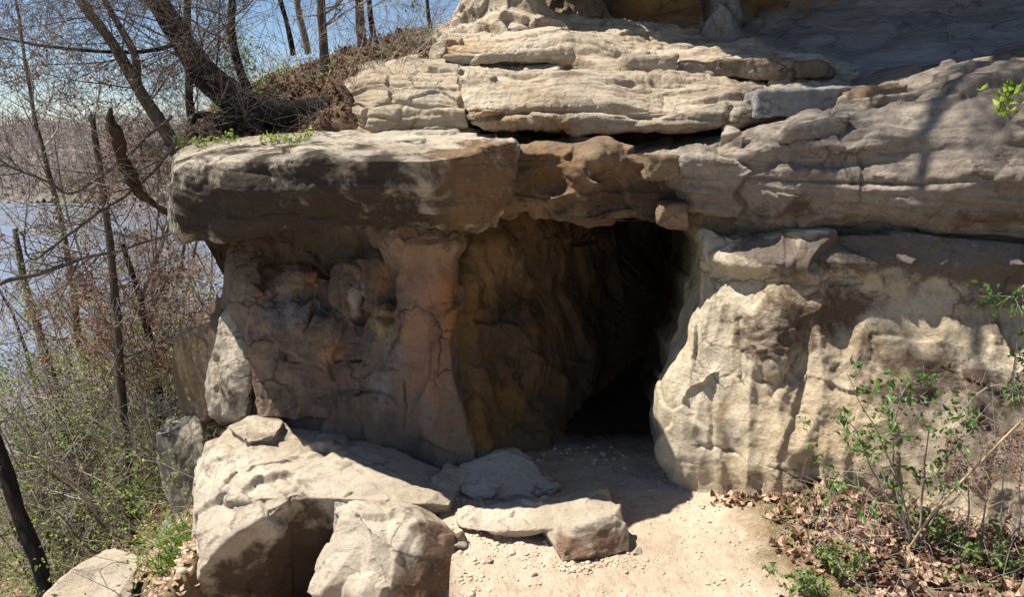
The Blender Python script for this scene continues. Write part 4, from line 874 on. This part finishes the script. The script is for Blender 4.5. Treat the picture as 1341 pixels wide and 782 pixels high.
limb(row((196, 720, 5.9), (150, 700, 6.0), (112, 655, 6.1), (70, 620, 6.2)), [.03, .03, .022, .012], 'short fallen limb lying on the slope beside the weeds', 44, 4, 'bark')

# ------------------------------------------------------------------ trees lower on the slope and by the water
protos = []
for k in range(7):
    rg = np.random.default_rng(300 + k); out = []; tips = []
    h = 9.0; n = 26; L = [np.zeros(3)]; d = np.array([rg.uniform(-.12, .12), rg.uniform(-.1, .1), 1.])
    for i in range(n): d = unit(d + rg.normal(size=3) * .07 + np.array([0, 0, .03])); L.append(L[-1] + d * h / n)
    L = np.array(L); r = .075 * (1 - np.linspace(0, 1, n + 1) * .85)
    for _ in range(17):
        i = int(rg.uniform(.22, 1) * n); dd = unit(L[i] - L[i - 1]); side = unit(np.cross(dd, rg.normal(size=3)))
        branch(L[i], unit(dd * rg.uniform(.3, .9) + side), rg.uniform(1.2, 2.8), r[i] * .45, 3, out, tips, rg, seg=.3, kids=(4, 4, 3), minr=.004)
    protos.append((tubes([(L, r)], 7), tubes(out, 3), [q[0] for q in tips]))
pmesh = {}
def slope_tree(k, x, y, sc, rz, label, leafm=None, tw='twig'):
    sc = sc * (.8 if y < 25 else 1.1)
    z = float(ground_z(np.array([x]), np.array([y]))[0]) - .1
    t = thing('slope_tree', label, 'tree', (x, y, z), 'bare trees on the slope above the lake'); t.scale = (sc, sc, sc); t.rotation_euler = (0, 0, rz)
    for nm, (V, F), mt in (('trunk', protos[k][0], 'bark' if k % 2 else 'bark_dark'), ('crown', protos[k][1], tw)):
        key = (k, nm, mt)
        if key not in pmesh:
            o = mesh_obj(nm, V, F, M[mt], origin=(0, 0, 0)); pmesh[key] = o.data
        else:
            o = bpy.data.objects.new(nm, pmesh[key]); COL.objects.link(o)
        o.parent = t; o.location = (0, 0, 0)
    if leafm:
        key = (k, leafm)
        if key not in pmesh:
            V, F = leaves_mesh(protos[k][2][::2], .06, np.random.default_rng(k), .08, 1); o = mesh_obj('leaves', V, F, M[leafm], smooth=False, origin=(0, 0, 0)); pmesh[key] = o.data
        else:
            o = bpy.data.objects.new('leaves', pmesh[key]); COL.objects.link(o)
        o.parent = t; o.location = (0, 0, 0)
rg = np.random.default_rng(9)
T_ = []
for i in range(34):
    y = 12 + 48 * rg.random() ** .7; px = rg.uniform(-60, 300 if y > 24 else 150)
    x = (px - 670) / 1052 * y * 1.02
    T_.append([x, y, px, i, (None, None, 'leaf_rust', None, 'leaf_olive')[i % 5], rg.uniform(.7, 1.3), rg.uniform(0, 6.28)])
ORD = ['leftmost', 'second from the left', 'third from the left', 'fourth from the left', 'fifth from the left', 'sixth from the left', 'seventh from the left', 'eighth from the left', 'ninth from the left', 'tenth from the left', 'eleventh from the left', 'twelfth from the left', 'thirteenth from the left', 'fourteenth from the left', 'fifteenth from the left', 'sixteenth from the left', 'seventeenth from the left', 'eighteenth from the left', 'nineteenth from the left', 'twentieth from the left', 'twenty-first from the left', 'twenty-second from the left', 'twenty-third from the left', 'twenty-fourth from the left', 'twenty-fifth from the left', 'twenty-sixth from the left', 'twenty-seventh from the left', 'twenty-eighth from the left', 'twenty-ninth from the left', 'thirtieth from the left']
for lf, nm in ((None, 'bare slope trees'), ('leaf_rust', 'rusty-leaved slope trees'), ('leaf_olive', 'green-budding slope trees')):
    for k, (x, y, px, i, l, sc, rz) in enumerate(sorted([q for q in T_ if q[4] == lf], key=lambda q: q[2])):
        slope_tree(i % 7, x, y, sc, rz, 'thin tree above the lake, %s of the %s' % (ORD[k], nm), lf)

# ------------------------------------------------------------------ bare bushes near the cliff's left end
bush = []
for k in range(5):
    rg = np.random.default_rng(500 + k); out = []; tips = []
    for _ in range(9):
        branch(np.array([rg.normal() * .08, rg.normal() * .08, 0]), unit(np.array([rg.normal() * .5, rg.normal() * .5, 1.0])), rg.uniform(.7, 1.6), rg.uniform(.006, .012), 3, out, tips, rg, seg=.12, kids=(4, 3, 3), minr=.0018)
    bush.append((tubes(out, 3), [q[0] for q in tips]))
bm_ = {}
rg = np.random.default_rng(10)
B_ = []
for i in range(52):
    y = rg.uniform(6.2, 14); px = rg.uniform(-40, 245); x = (px - 670) / 1052 * y * 1.02
    if x > -2.3 - .12 * (y - 4.5): continue
    B_.append((px, x, y, i, ('leaf_olive', None, 'leaf_rust', 'leaf_olive', 'leaf_olive', None)[i % 6]))
B_.sort(); cnt = {}
for px, x, y, i, lf in B_:
    z = float(ground_z(np.array([x]), np.array([y]))[0]) - .05; k = i % 5
    cnt[lf] = cnt.get(lf, -1) + 1
    lab = 'twiggy bush on the slope, %s of the %s ones' % (ORD[cnt[lf]], {'leaf_olive': 'green-leaved', 'leaf_rust': 'rusty-leaved', None: 'leafless'}[lf])
    t = thing('bush', lab, 'bush', (x, y, z), 'twiggy bushes on the slope'); s_ = rg.uniform(.8, 1.9); t.scale = (s_, s_, s_); t.rotation_euler = (0, 0, rg.uniform(0, 6.28))
    key = (k, 'b', i % 2)
    if key not in bm_: o = mesh_obj('stems', *bush[k][0], M['twig' if i % 2 else 'twig_dark'], origin=(0, 0, 0)); bm_[key] = o.data
    else: o = bpy.data.objects.new('stems', bm_[key]); COL.objects.link(o)
    o.parent = t; o.location = (0, 0, 0)
    if lf:
        key = (k, lf)
        if key not in bm_:
            V, F = leaves_mesh(bush[k][1], .026 if lf == 'leaf_olive' else .035, rg, .04, 2 if lf == 'leaf_olive' else 1); o = mesh_obj('leaves', V, F, M[lf], smooth=False, origin=(0, 0, 0)); bm_[key] = o.data
        else: o = bpy.data.objects.new('leaves', bm_[key]); COL.objects.link(o)
        o.parent = t; o.location = (0, 0, 0)

# ------------------------------------------------------------------ ground cover on the slope: leaves, twigs, low green
rg = np.random.default_rng(15)
def scatter(n, x0, x1, y0, y1, fn, lift=.01, keep=None):
    X = rg.uniform(x0, x1, n); Y = rg.uniform(y0, y1, n)
    if keep is not None: m = keep(X, Y); X = X[m]; Y = Y[m]
    return np.stack([X, Y, fn(X, Y) + lift], 1)
S = scatter(9000, -7, -1.7, 4.2, 9.5, ground_z, .015, lambda X, Y: X < -1.8 - .12 * (Y - 4.5))
V, F = leaves_mesh(S, .06, rg, .01, 1, .75, .6, .2); tag(mesh_obj('leaf_litter', V, F, [M['litter']], smooth=False), kind='stuff')
S = scatter(30000, -9, -2.2, 4.6, 12, ground_z, .0, lambda X, Y: (X < -2.2 - .12 * (Y - 4.5)) & (fbm(np.stack([X, Y, Y * 0], 1) * 1.2, 2) > -.1))
S[:, 2] += rg.random(len(S)) ** 1.4 * .85
V, F = leaves_mesh(S, .035, rg, .02, 1, .2); tag(mesh_obj('undergrowth', V, F, M['leaf_olive'], smooth=False), kind='stuff')
out = []
for _ in range(900):
    y = rg.uniform(4.6, 10); x = rg.uniform(-7.5, -1.9 - .12 * (y - 4.5)); z = float(ground_z(np.array([x]), np.array([y]))[0])
    d = unit(np.array([rg.normal(), rg.normal(), rg.uniform(0, 1.2)])); L = rg.uniform(.2, .8); p = np.array([x, y, z]); pts = [p]
    for k in range(5): d = unit(d + rg.normal(size=3) * .25); p = p + d * L / 5; pts.append(p)
    out.append((np.array(pts), np.linspace(.005, .0015, 6)))
V, F = tubes(out, 3); tag(mesh_obj('brushwood_debris', V, F, M['twig']), kind='stuff')

# litter bank at the right, bank soil litter above the slab
S = scatter(9500, 1.25, 4.2, 3.1, 4.95, ground_z, .012, lambda X, Y: (X - 1.35 + (Y - 4.4) * .25 + .25 * fbm(np.stack([X, Y, Y * 0], 1) * 2.5, 3)) > .22)
V, F = leaves_mesh(S[:3800], .078, rg, .014, 1, .55, .62, .28); tag(mesh_obj('leaf_litter', V, F, M['litter'], smooth=False), kind='stuff')
V, F = leaves_mesh(S[3800:], .066, rg, .014, 1, .55, .62, .28); tag(mesh_obj('leaf_litter', V, F, M['litter2'], smooth=False), kind='stuff')

S = scatter(1900, 1.15, 3.6, 3.3, 4.6, ground_z, .0, lambda X, Y: (X - 1.35 + (Y - 4.4) * .25 + .25 * fbm(np.stack([X, Y, Y * 0], 1) * 2.5, 3) > .12) & (fbm(np.stack([X, Y, Y * 0], 1) * 1.9 + 3, 3) > .08))
S[:, 2] += rg.random(len(S)) ** 1.5 * .12
V, F = leaves_mesh(S, .03, rg, .012, 1, .35, .6); tag(mesh_obj('ground_cover', V, F, M['leaf'], smooth=False), kind='stuff')
out = []
for _ in range(420):
    y = rg.uniform(3.5, 4.6); x = rg.uniform(1.5, 3.4)
    if x - 1.35 + (y - 4.4) * .25 < .25: continue
    d = unit(np.array([rg.normal(), rg.normal(), rg.uniform(0, .9)])); L = rg.uniform(.12, .5); p = np.array([x, y, float(ground_z(np.array([x]), np.array([y]))[0]) + .01]); pts = [p]
    for k in range(5): d = unit(d + rg.normal(size=3) * .25); p = p + d * L / 5; pts.append(p)
    out.append((np.array(pts), np.linspace(.003, .001, 6)))
V, F = tubes(out, 3); tag(mesh_obj('twig_debris', V, F, M['twig']), kind='stuff')
# litter lying on the bank above the slab: dropped onto the bank's own surface
bpy.context.view_layer.update()
dg = bpy.context.evaluated_depsgraph_get()
def drop(names, n, x0, x1, y0, y1, ztop, minz=-9, nzmin=.3):
    pts = []
    obs = [bpy.data.objects[k] for k in names]
    X = rg.uniform(x0, x1, n); Y = rg.uniform(y0, y1, n)
    for x, y in zip(X, Y):
        best = None
        for o in obs:
            ml = o.matrix_world.inverted() @ Vector((x, y, ztop))
            ok, loc, nn, _ = o.ray_cast(ml, Vector((0, 0, -1)))
            if ok and nn.z > nzmin:
                l = o.matrix_world @ loc
                if best is None or l.z > best[2]: best = (l.x, l.y, l.z)
        if best and best[2] > minz: pts.append(best)
    return np.array(pts)
S = drop(['hillside'], 7500, -3.4, -.7, 6.9, 10.6, 6)
V, F = leaves_mesh(S + np.array([0, 0, .015]), .06, rg, .012, 1, .6, .6, .25); tag(mesh_obj('leaf_litter', V, F, M['litter2'], smooth=False), kind='stuff')
sel = S[(fbm(S * 1.3, 3) > .25)][:700]; sel = sel + np.stack([sel[:, 0] * 0, sel[:, 0] * 0, rg.random(len(sel)) * .18], 1)
V, F = leaves_mesh(sel, .04, rg, .03, 1, .2); tag(mesh_obj('undergrowth', V, F, M['leaf_lime'], smooth=False), kind='stuff')
out = []
for q in S[:420]:
    d = unit(np.array([rg.normal(), rg.normal(), rg.uniform(0, 1.4)])); L = rg.uniform(.15, .7); p = q * 1.0; pts = [p]
    for k in range(5): d = unit(d + rg.normal(size=3) * .25); p = p + d * L / 5; pts.append(p)
    out.append((np.array(pts), np.linspace(.005, .0015, 6)))
V, F = tubes(out, 3); tag(mesh_obj('twig_debris', V, F, M['twig']), kind='stuff')

# ================================================================== SMALL STONES
def stones_mesh(S, sizes, rg):
    ico = np.array([[0, 0, 1], [.9, 0, .3], [.28, .85, .3], [-.72, .53, .3], [-.72, -.53, .3], [.28, -.85, .3], [.72, .53, -.4], [-.28, .85, -.4], [-.9, 0, -.4], [-.28, -.85, -.4], [.72, -.53, -.4], [0, 0, -.8]])
    f = np.array([[0, 1, 2], [0, 2, 3], [0, 3, 4], [0, 4, 5], [0, 5, 1], [1, 6, 2], [2, 7, 3], [3, 8, 4], [4, 9, 5], [5, 10, 1], [6, 7, 2], [7, 8, 3], [8, 9, 4], [9, 10, 5], [10, 6, 1], [11, 7, 6], [11, 8, 7], [11, 9, 8], [11, 10, 9], [11, 6, 10]])
    n = len(S); a = rg.uniform(0, 6.28, n); ca, sa = np.cos(a)[:, None], np.sin(a)[:, None]
    q = ico[None] * (1 + rg.normal(size=(n, 12, 3)) * .16) * np.stack([rg.uniform(.7, 1.4, n), rg.uniform(.6, 1.1, n), rg.uniform(.35, .75, n)], 1)[:, None] * np.asarray(sizes)[:, None, None]
    V = np.stack([q[..., 0] * ca - q[..., 1] * sa, q[..., 0] * sa + q[..., 1] * ca, q[..., 2]], -1) + S[:, None]
    F = (f[None] + np.arange(n)[:, None, None] * 12).reshape(-1, 3)
    return V.reshape(-1, 3), F
S = scatter(1700, -.4, 2.0, 3.4, 5.4, ground_z, .001)
V, F = stones_mesh(S, .004 + .012 * rg.random(len(S)) ** 5, rg); tag(mesh_obj('pebbles', V, F, M['path'], smooth=False), kind='stuff')
S = scatter(1500, -4.5, -1.9, 4.4, 6.5, ground_z, .003, lambda X, Y: X < -2.0 - .12 * (Y - 4.5))
V, F = stones_mesh(S, .008 + .04 * rg.random(len(S)) ** 4, rg); tag(mesh_obj('rubble', V, F, M['path'], smooth=False), kind='stuff')
for px, py, sz, lab in [(592, 650, .035, 'small pale stone at the shadow edge between the ledge boulder and the path'), (872, 628, .022, 'little stone at the foot of the right cave jamb'),
        (640, 735, .03, 'small stone in front of the low path rock'), (700, 752, .022, 'small stone on the path below the reddish boulder, left of its middle'), (770, 742, .025, 'small stone in the shadow at the foot of the reddish boulder'),
        (600, 712, .05, 'blocky stone between the broken boulder and the path'), (835, 720, .03, 'small dark stone at the right foot of the reddish boulder'), (1000, 652, .03, 'crumbled stone at the foot of the buttress'),
        (955, 170, .07, 'pale stone lying in the crevice under the ledges'), (985, 178, .06, 'squat stone at the right end of the crevice under the ledges')]:
    c = G(px, py, .01) if py > 300 else P(px, py + 6, 5.35)
    if py > 300: c[2] = ground_z(np.array([c[0]]), np.array([c[1]]))[0] + sz * .2
    pts = [c + np.array([rg.normal(), rg.normal(), rg.normal() * .6]) * sz * .75 for _ in range(14)]
    o = block('stone', pts, M['boulder'], None, dict(low=.0, facet=sz * .12, crack=0, strata=0, fine=.003, blocks=(14, 14, 14)), vox=max(.004, sz * .12), seed=int(px)); tag(o, lab, 'stone', 'loose stones')

# ================================================================== SHRUB, VINES, WEEDS
def leafy(name, label, cat, stems, twn, lfm, lsz, seed, base, n=14, lev=1, Lt=(.1, .28), per=2, mat='twig', group=None, r0=.007, droop=.02, lj=.012):
    rg = np.random.default_rng(seed); t = thing(name, label, cat, tuple(base), group); out = []; spots = []
    for st in stems:
        L = smooth_line(st, len(st) * 8); r = np.linspace(r0, .0018, len(L)); L = L + np.stack([perlin(L * 7 + seed), perlin(L * 7 + 9), perlin(L * 7 + 19)], 1) * .012
        out.append((L, r)); spots += list(L[int(len(L) * .55)::4])
        for _ in range(n):
            i = int(rg.uniform(.25, 1) * (len(L) - 1)); dd = unit(L[i] - L[max(0, i - 1)]); side = unit(np.cross(dd, rg.normal(size=3)))
            o2 = []; tp = []; branch(L[i], unit(dd * .6 + side), rg.uniform(*Lt), r[i] * .5, lev, o2, tp, rg, seg=.04, kids=(3, 3, 2), minr=.0012)
            out += o2; spots += [q[0] for q in tp]
            for pp, _r in o2[:1]: spots += list(pp[2::3])
    V, F = tubes(out, 5); mesh_obj('stems', V, F, M[mat], t)
    V, F = leaves_mesh(spots, lsz, rg, lj, per, .1, .5); mesh_obj('leaves', V, F, M[lfm], t, smooth=False)
    return t
Ys = 4.0
leafy('shrub', 'slender green-leaved shrub growing from the leaf litter before the buttress', 'shrub',
      [row((1195, 712, Ys), (1180, 640, Ys), (1160, 590, Ys - .05), (1135, 540, Ys - .1), (1108, 490, Ys - .1)), row((1192, 712, Ys), (1175, 640, Ys + .05), (1168, 570, Ys + .05), (1180, 520, Ys), (1190, 498, Ys)),
       row((1200, 714, Ys), (1208, 640, Ys), (1212, 590, Ys - .05), (1225, 545, Ys - .1), (1262, 530, Ys - .15)), row((1190, 712, Ys), (1150, 660, Ys - .1), (1110, 630, Ys - .15), (1060, 600, Ys - .2)),
       row((1196, 712, Ys), (1168, 660, Ys + .05), (1140, 610, Ys + .1), (1118, 560, Ys + .1), (1095, 545, Ys + .1)), row((1202, 712, Ys), (1235, 650, Ys), (1240, 590, Ys), (1250, 560, Ys))],
      0, 'leaf_dark', .042, 61, P(1195, 714, Ys), n=7, per=2, lj=.018)
leafy('vine', 'leafy vine hanging in from the right edge beside the wall', 'vine', [row((1440, 300, 3.6), (1385, 340, 3.6), (1350, 372, 3.6), (1318, 392, 3.6), (1300, 398, 3.6)), row((1430, 360, 3.6), (1370, 410, 3.6), (1335, 440, 3.6), (1330, 500, 3.6)),
      row((1440, 440, 3.6), (1380, 470, 3.6), (1345, 480, 3.6), (1328, 512, 3.6)), row((1440, 560, 3.6), (1360, 530, 3.65), (1300, 505, 3.7), (1262, 535, 3.7))], 0, 'leaf_dark', .036, 62, P(1440, 440, 3.6), n=5, per=2, Lt=(.06, .16))
leafy('sprig', 'bright lime-green sprig rooted at the top right of the wall', 'weed', [row((1322, 160, 4.2), (1314, 135, 4.15), (1300, 108, 4.1)), row((1322, 160, 4.2), (1326, 130, 4.1), (1345, 105, 4.1)), row((1322, 160, 4.2), (1332, 145, 4.1), (1350, 128, 4.0))], 0, 'leaf_lime', .05, 63, P(1322, 162, 4.2), n=4, per=1, Lt=(.04, .1), r0=.004)
o = mesh_obj('dry_stalk', *tubes([(smooth_line(row((1190, 720, 3.95), (1225, 668, 3.85), (1290, 600, 3.7), (1345, 545, 3.6), (1420, 480, 3.5)), 30), np.linspace(.008, .004, 30))], 6), M['straw'])
tag(o, 'long pale dry stalk leaning to the right behind the shrub', 'stalk')
leafy('bramble', 'tangle of thin reddish twigs against the wall at the right edge', 'bramble', [row((1260 + 25 * i, 720 - 8 * i, 3.95), (1270 + 22 * i, 640 - 6 * i, 3.95), (1250 + 36 * i, 590, 3.9), (1290 + 30 * i, 560 + 10 * i, 3.85)) for i in range(5)], 0, 'leaf_rust', .02, 64, P(1300, 715, 3.95), n=13, lev=2, per=1, Lt=(.15, .45), r0=.005)
for i, (px, py, Y, lab) in enumerate([(1108, 720, 3.9, 'low bright green plant at the edge of the path litter'), (1060, 745, 3.75, 'low green plant nearest the bottom edge on the litter bank'), (1245, 650, 3.95, 'leafy green plant low to the right of the shrub'), (1310, 660, 3.8, 'leafy green plant at the right edge under the bramble')]):
    b = P(px, py, Y); b[2] = ground_z(np.array([b[0]]), np.array([b[1]]))[0]
    leafy('green_plant', lab, 'plant', [[b, b + np.array([rg.normal() * .06, rg.normal() * .06, .08]), b + np.array([rg.normal() * .12, rg.normal() * .12, rg.uniform(.12, .2)])] for _ in range(6)], 0, 'leaf', .034, 70 + i, b, n=4, Lt=(.03, .09), r0=.002, group='low green plants on the litter bank')
for i, (px, py, Y, lfm, lab) in enumerate([(352, 192, 5.6, 'leaf_lime', 'largest lime-green weed on the slab top, in the middle of the three'), (380, 190, 5.5, 'leaf_lime', 'small lime-green weed on the slab top, rightmost of the three'), (292, 196, 5.75, 'leaf_lime', 'lime-green weed near the slab\'s left end'),
        (262, 208, 5.75, 'leaf_olive', 'olive trailing weed on the slab\'s left top edge'), (236, 182, 6.6, 'leaf_lime', 'yellow-green weed at the foot of the forked tree')]):
    b = P(px, py, Y)
    hit = drop(['slab'], 1, b[0], b[0] + .001, b[1] + .1, b[1] + .101, 5, nzmin=-2)
    if len(hit): b = hit[0]
    leafy('weed', lab, 'weed', [[b, b + np.array([rg.normal() * .04, rg.normal() * .04, .03]), b + np.array([rg.normal() * .08, rg.normal() * .05, .06])] for _ in range(4)], 0, lfm, .026, 80 + i, b, n=1, Lt=(.03, .07), r0=.002, group='weeds on the slab')
def grass(px, py, Y, label, n, h, seed, spread=.1):
    rg = np.random.default_rng(seed); b = P(px, py, Y); b[2] = ground_z(np.array([b[0]]), np.array([b[1]]))[0]; out = []
    for _ in range(n):
        p = b + np.array([rg.normal() * spread, rg.normal() * spread, 0]); d = np.array([rg.normal() * .35, rg.normal() * .35, 1.]); L = h * rg.uniform(.5, 1.2); s_ = [p]
        for k in range(5): d = unit(d + np.array([d[0] * .3, d[1] * .3, -.12])); p = p + d * L / 5; s_.append(p)
        out.append((np.array(s_), np.linspace(.005, .0008, 6)))
    V, F = tubes(out, 3); o = mesh_obj('grass_tuft', V, F, M['grassb'], origin=b); tag(o, label, 'grass', 'grass tufts on the slope')
grass(190, 712, 5.9, 'bright green grass tuft beside the fallen limb', 70, .14, 91, .05)
grass(118, 752, 5.3, 'wide green grass clump on the slope above the slanted rock', 260, .2, 92, .12)
grass(140, 735, 5.5, 'green grass clump just behind the widest one', 120, .2, 93, .12)
grass(240, 745, 5.1, 'yellowish tall grass against the ledge boulder', 90, .28, 94, .08)
grass(232, 790, 4.8, 'tall grass at the bottom edge against the ledge boulder', 90, .26, 95, .08)
grass(100, 790, 4.9, 'green grass clump at the bottom edge left of the yellowish grass', 120, .2, 96, .12)

# crumbled stone at the foot of the walls
pts = []
for ax, ay, bx, by, n, sp in [(640, 600, 830, 596, 260, .12), (870, 610, 930, 650, 120, .06), (930, 650, 1040, 668, 200, .07), (590, 650, 700, 700, 160, .10), (620, 700, 740, 745, 180, .10), (740, 745, 840, 728, 130, .05), (600, 745, 612, 782, 90, .06)]:
    for _ in range(n):
        t_ = rg.random(); g_ = G(ax + (bx - ax) * t_, ay + (by - ay) * t_, 0) + np.array([rg.normal() * sp, rg.normal() * sp, 0]); pts.append(g_)
S = np.array(pts); S[:, 2] = ground_z(S[:, 0], S[:, 1]) + .002
V, F = stones_mesh(S, .005 + .02 * rg.random(len(S)) ** 3.5, rg); tag(mesh_obj('rubble', V, F, M['path'], smooth=False), kind='stuff')
# unseen tree added on the cliff so its branches dapple wall and path
base = np.array([1.9, 7.6, 6.9])
tree([([base, base + np.array([-.3, -.5, .9]), base + np.array([-1.0, -1.3, 1.6]), base + np.array([-2.0, -2.1, 1.9]), base + np.array([-3.1, -2.7, 1.8])], [.13, .11, .09, .06, .03]),
      ([base + np.array([-.3, -.5, .9]), base + np.array([-.2, -1.5, 1.6]), base + np.array([-.6, -2.5, 1.9]), base + np.array([-1.4, -3.3, 1.8])], [.07, .06, .045, .025])],
     'unseen tree added on the cliff top to dapple the wall', 'bark', 'twig', 55, 34, (.8, 2.2), 3, tstart=.2, rc=.34, kids=(6, 5, 3), leaf='leaf', leaf_s=.045, leaf_n=1)
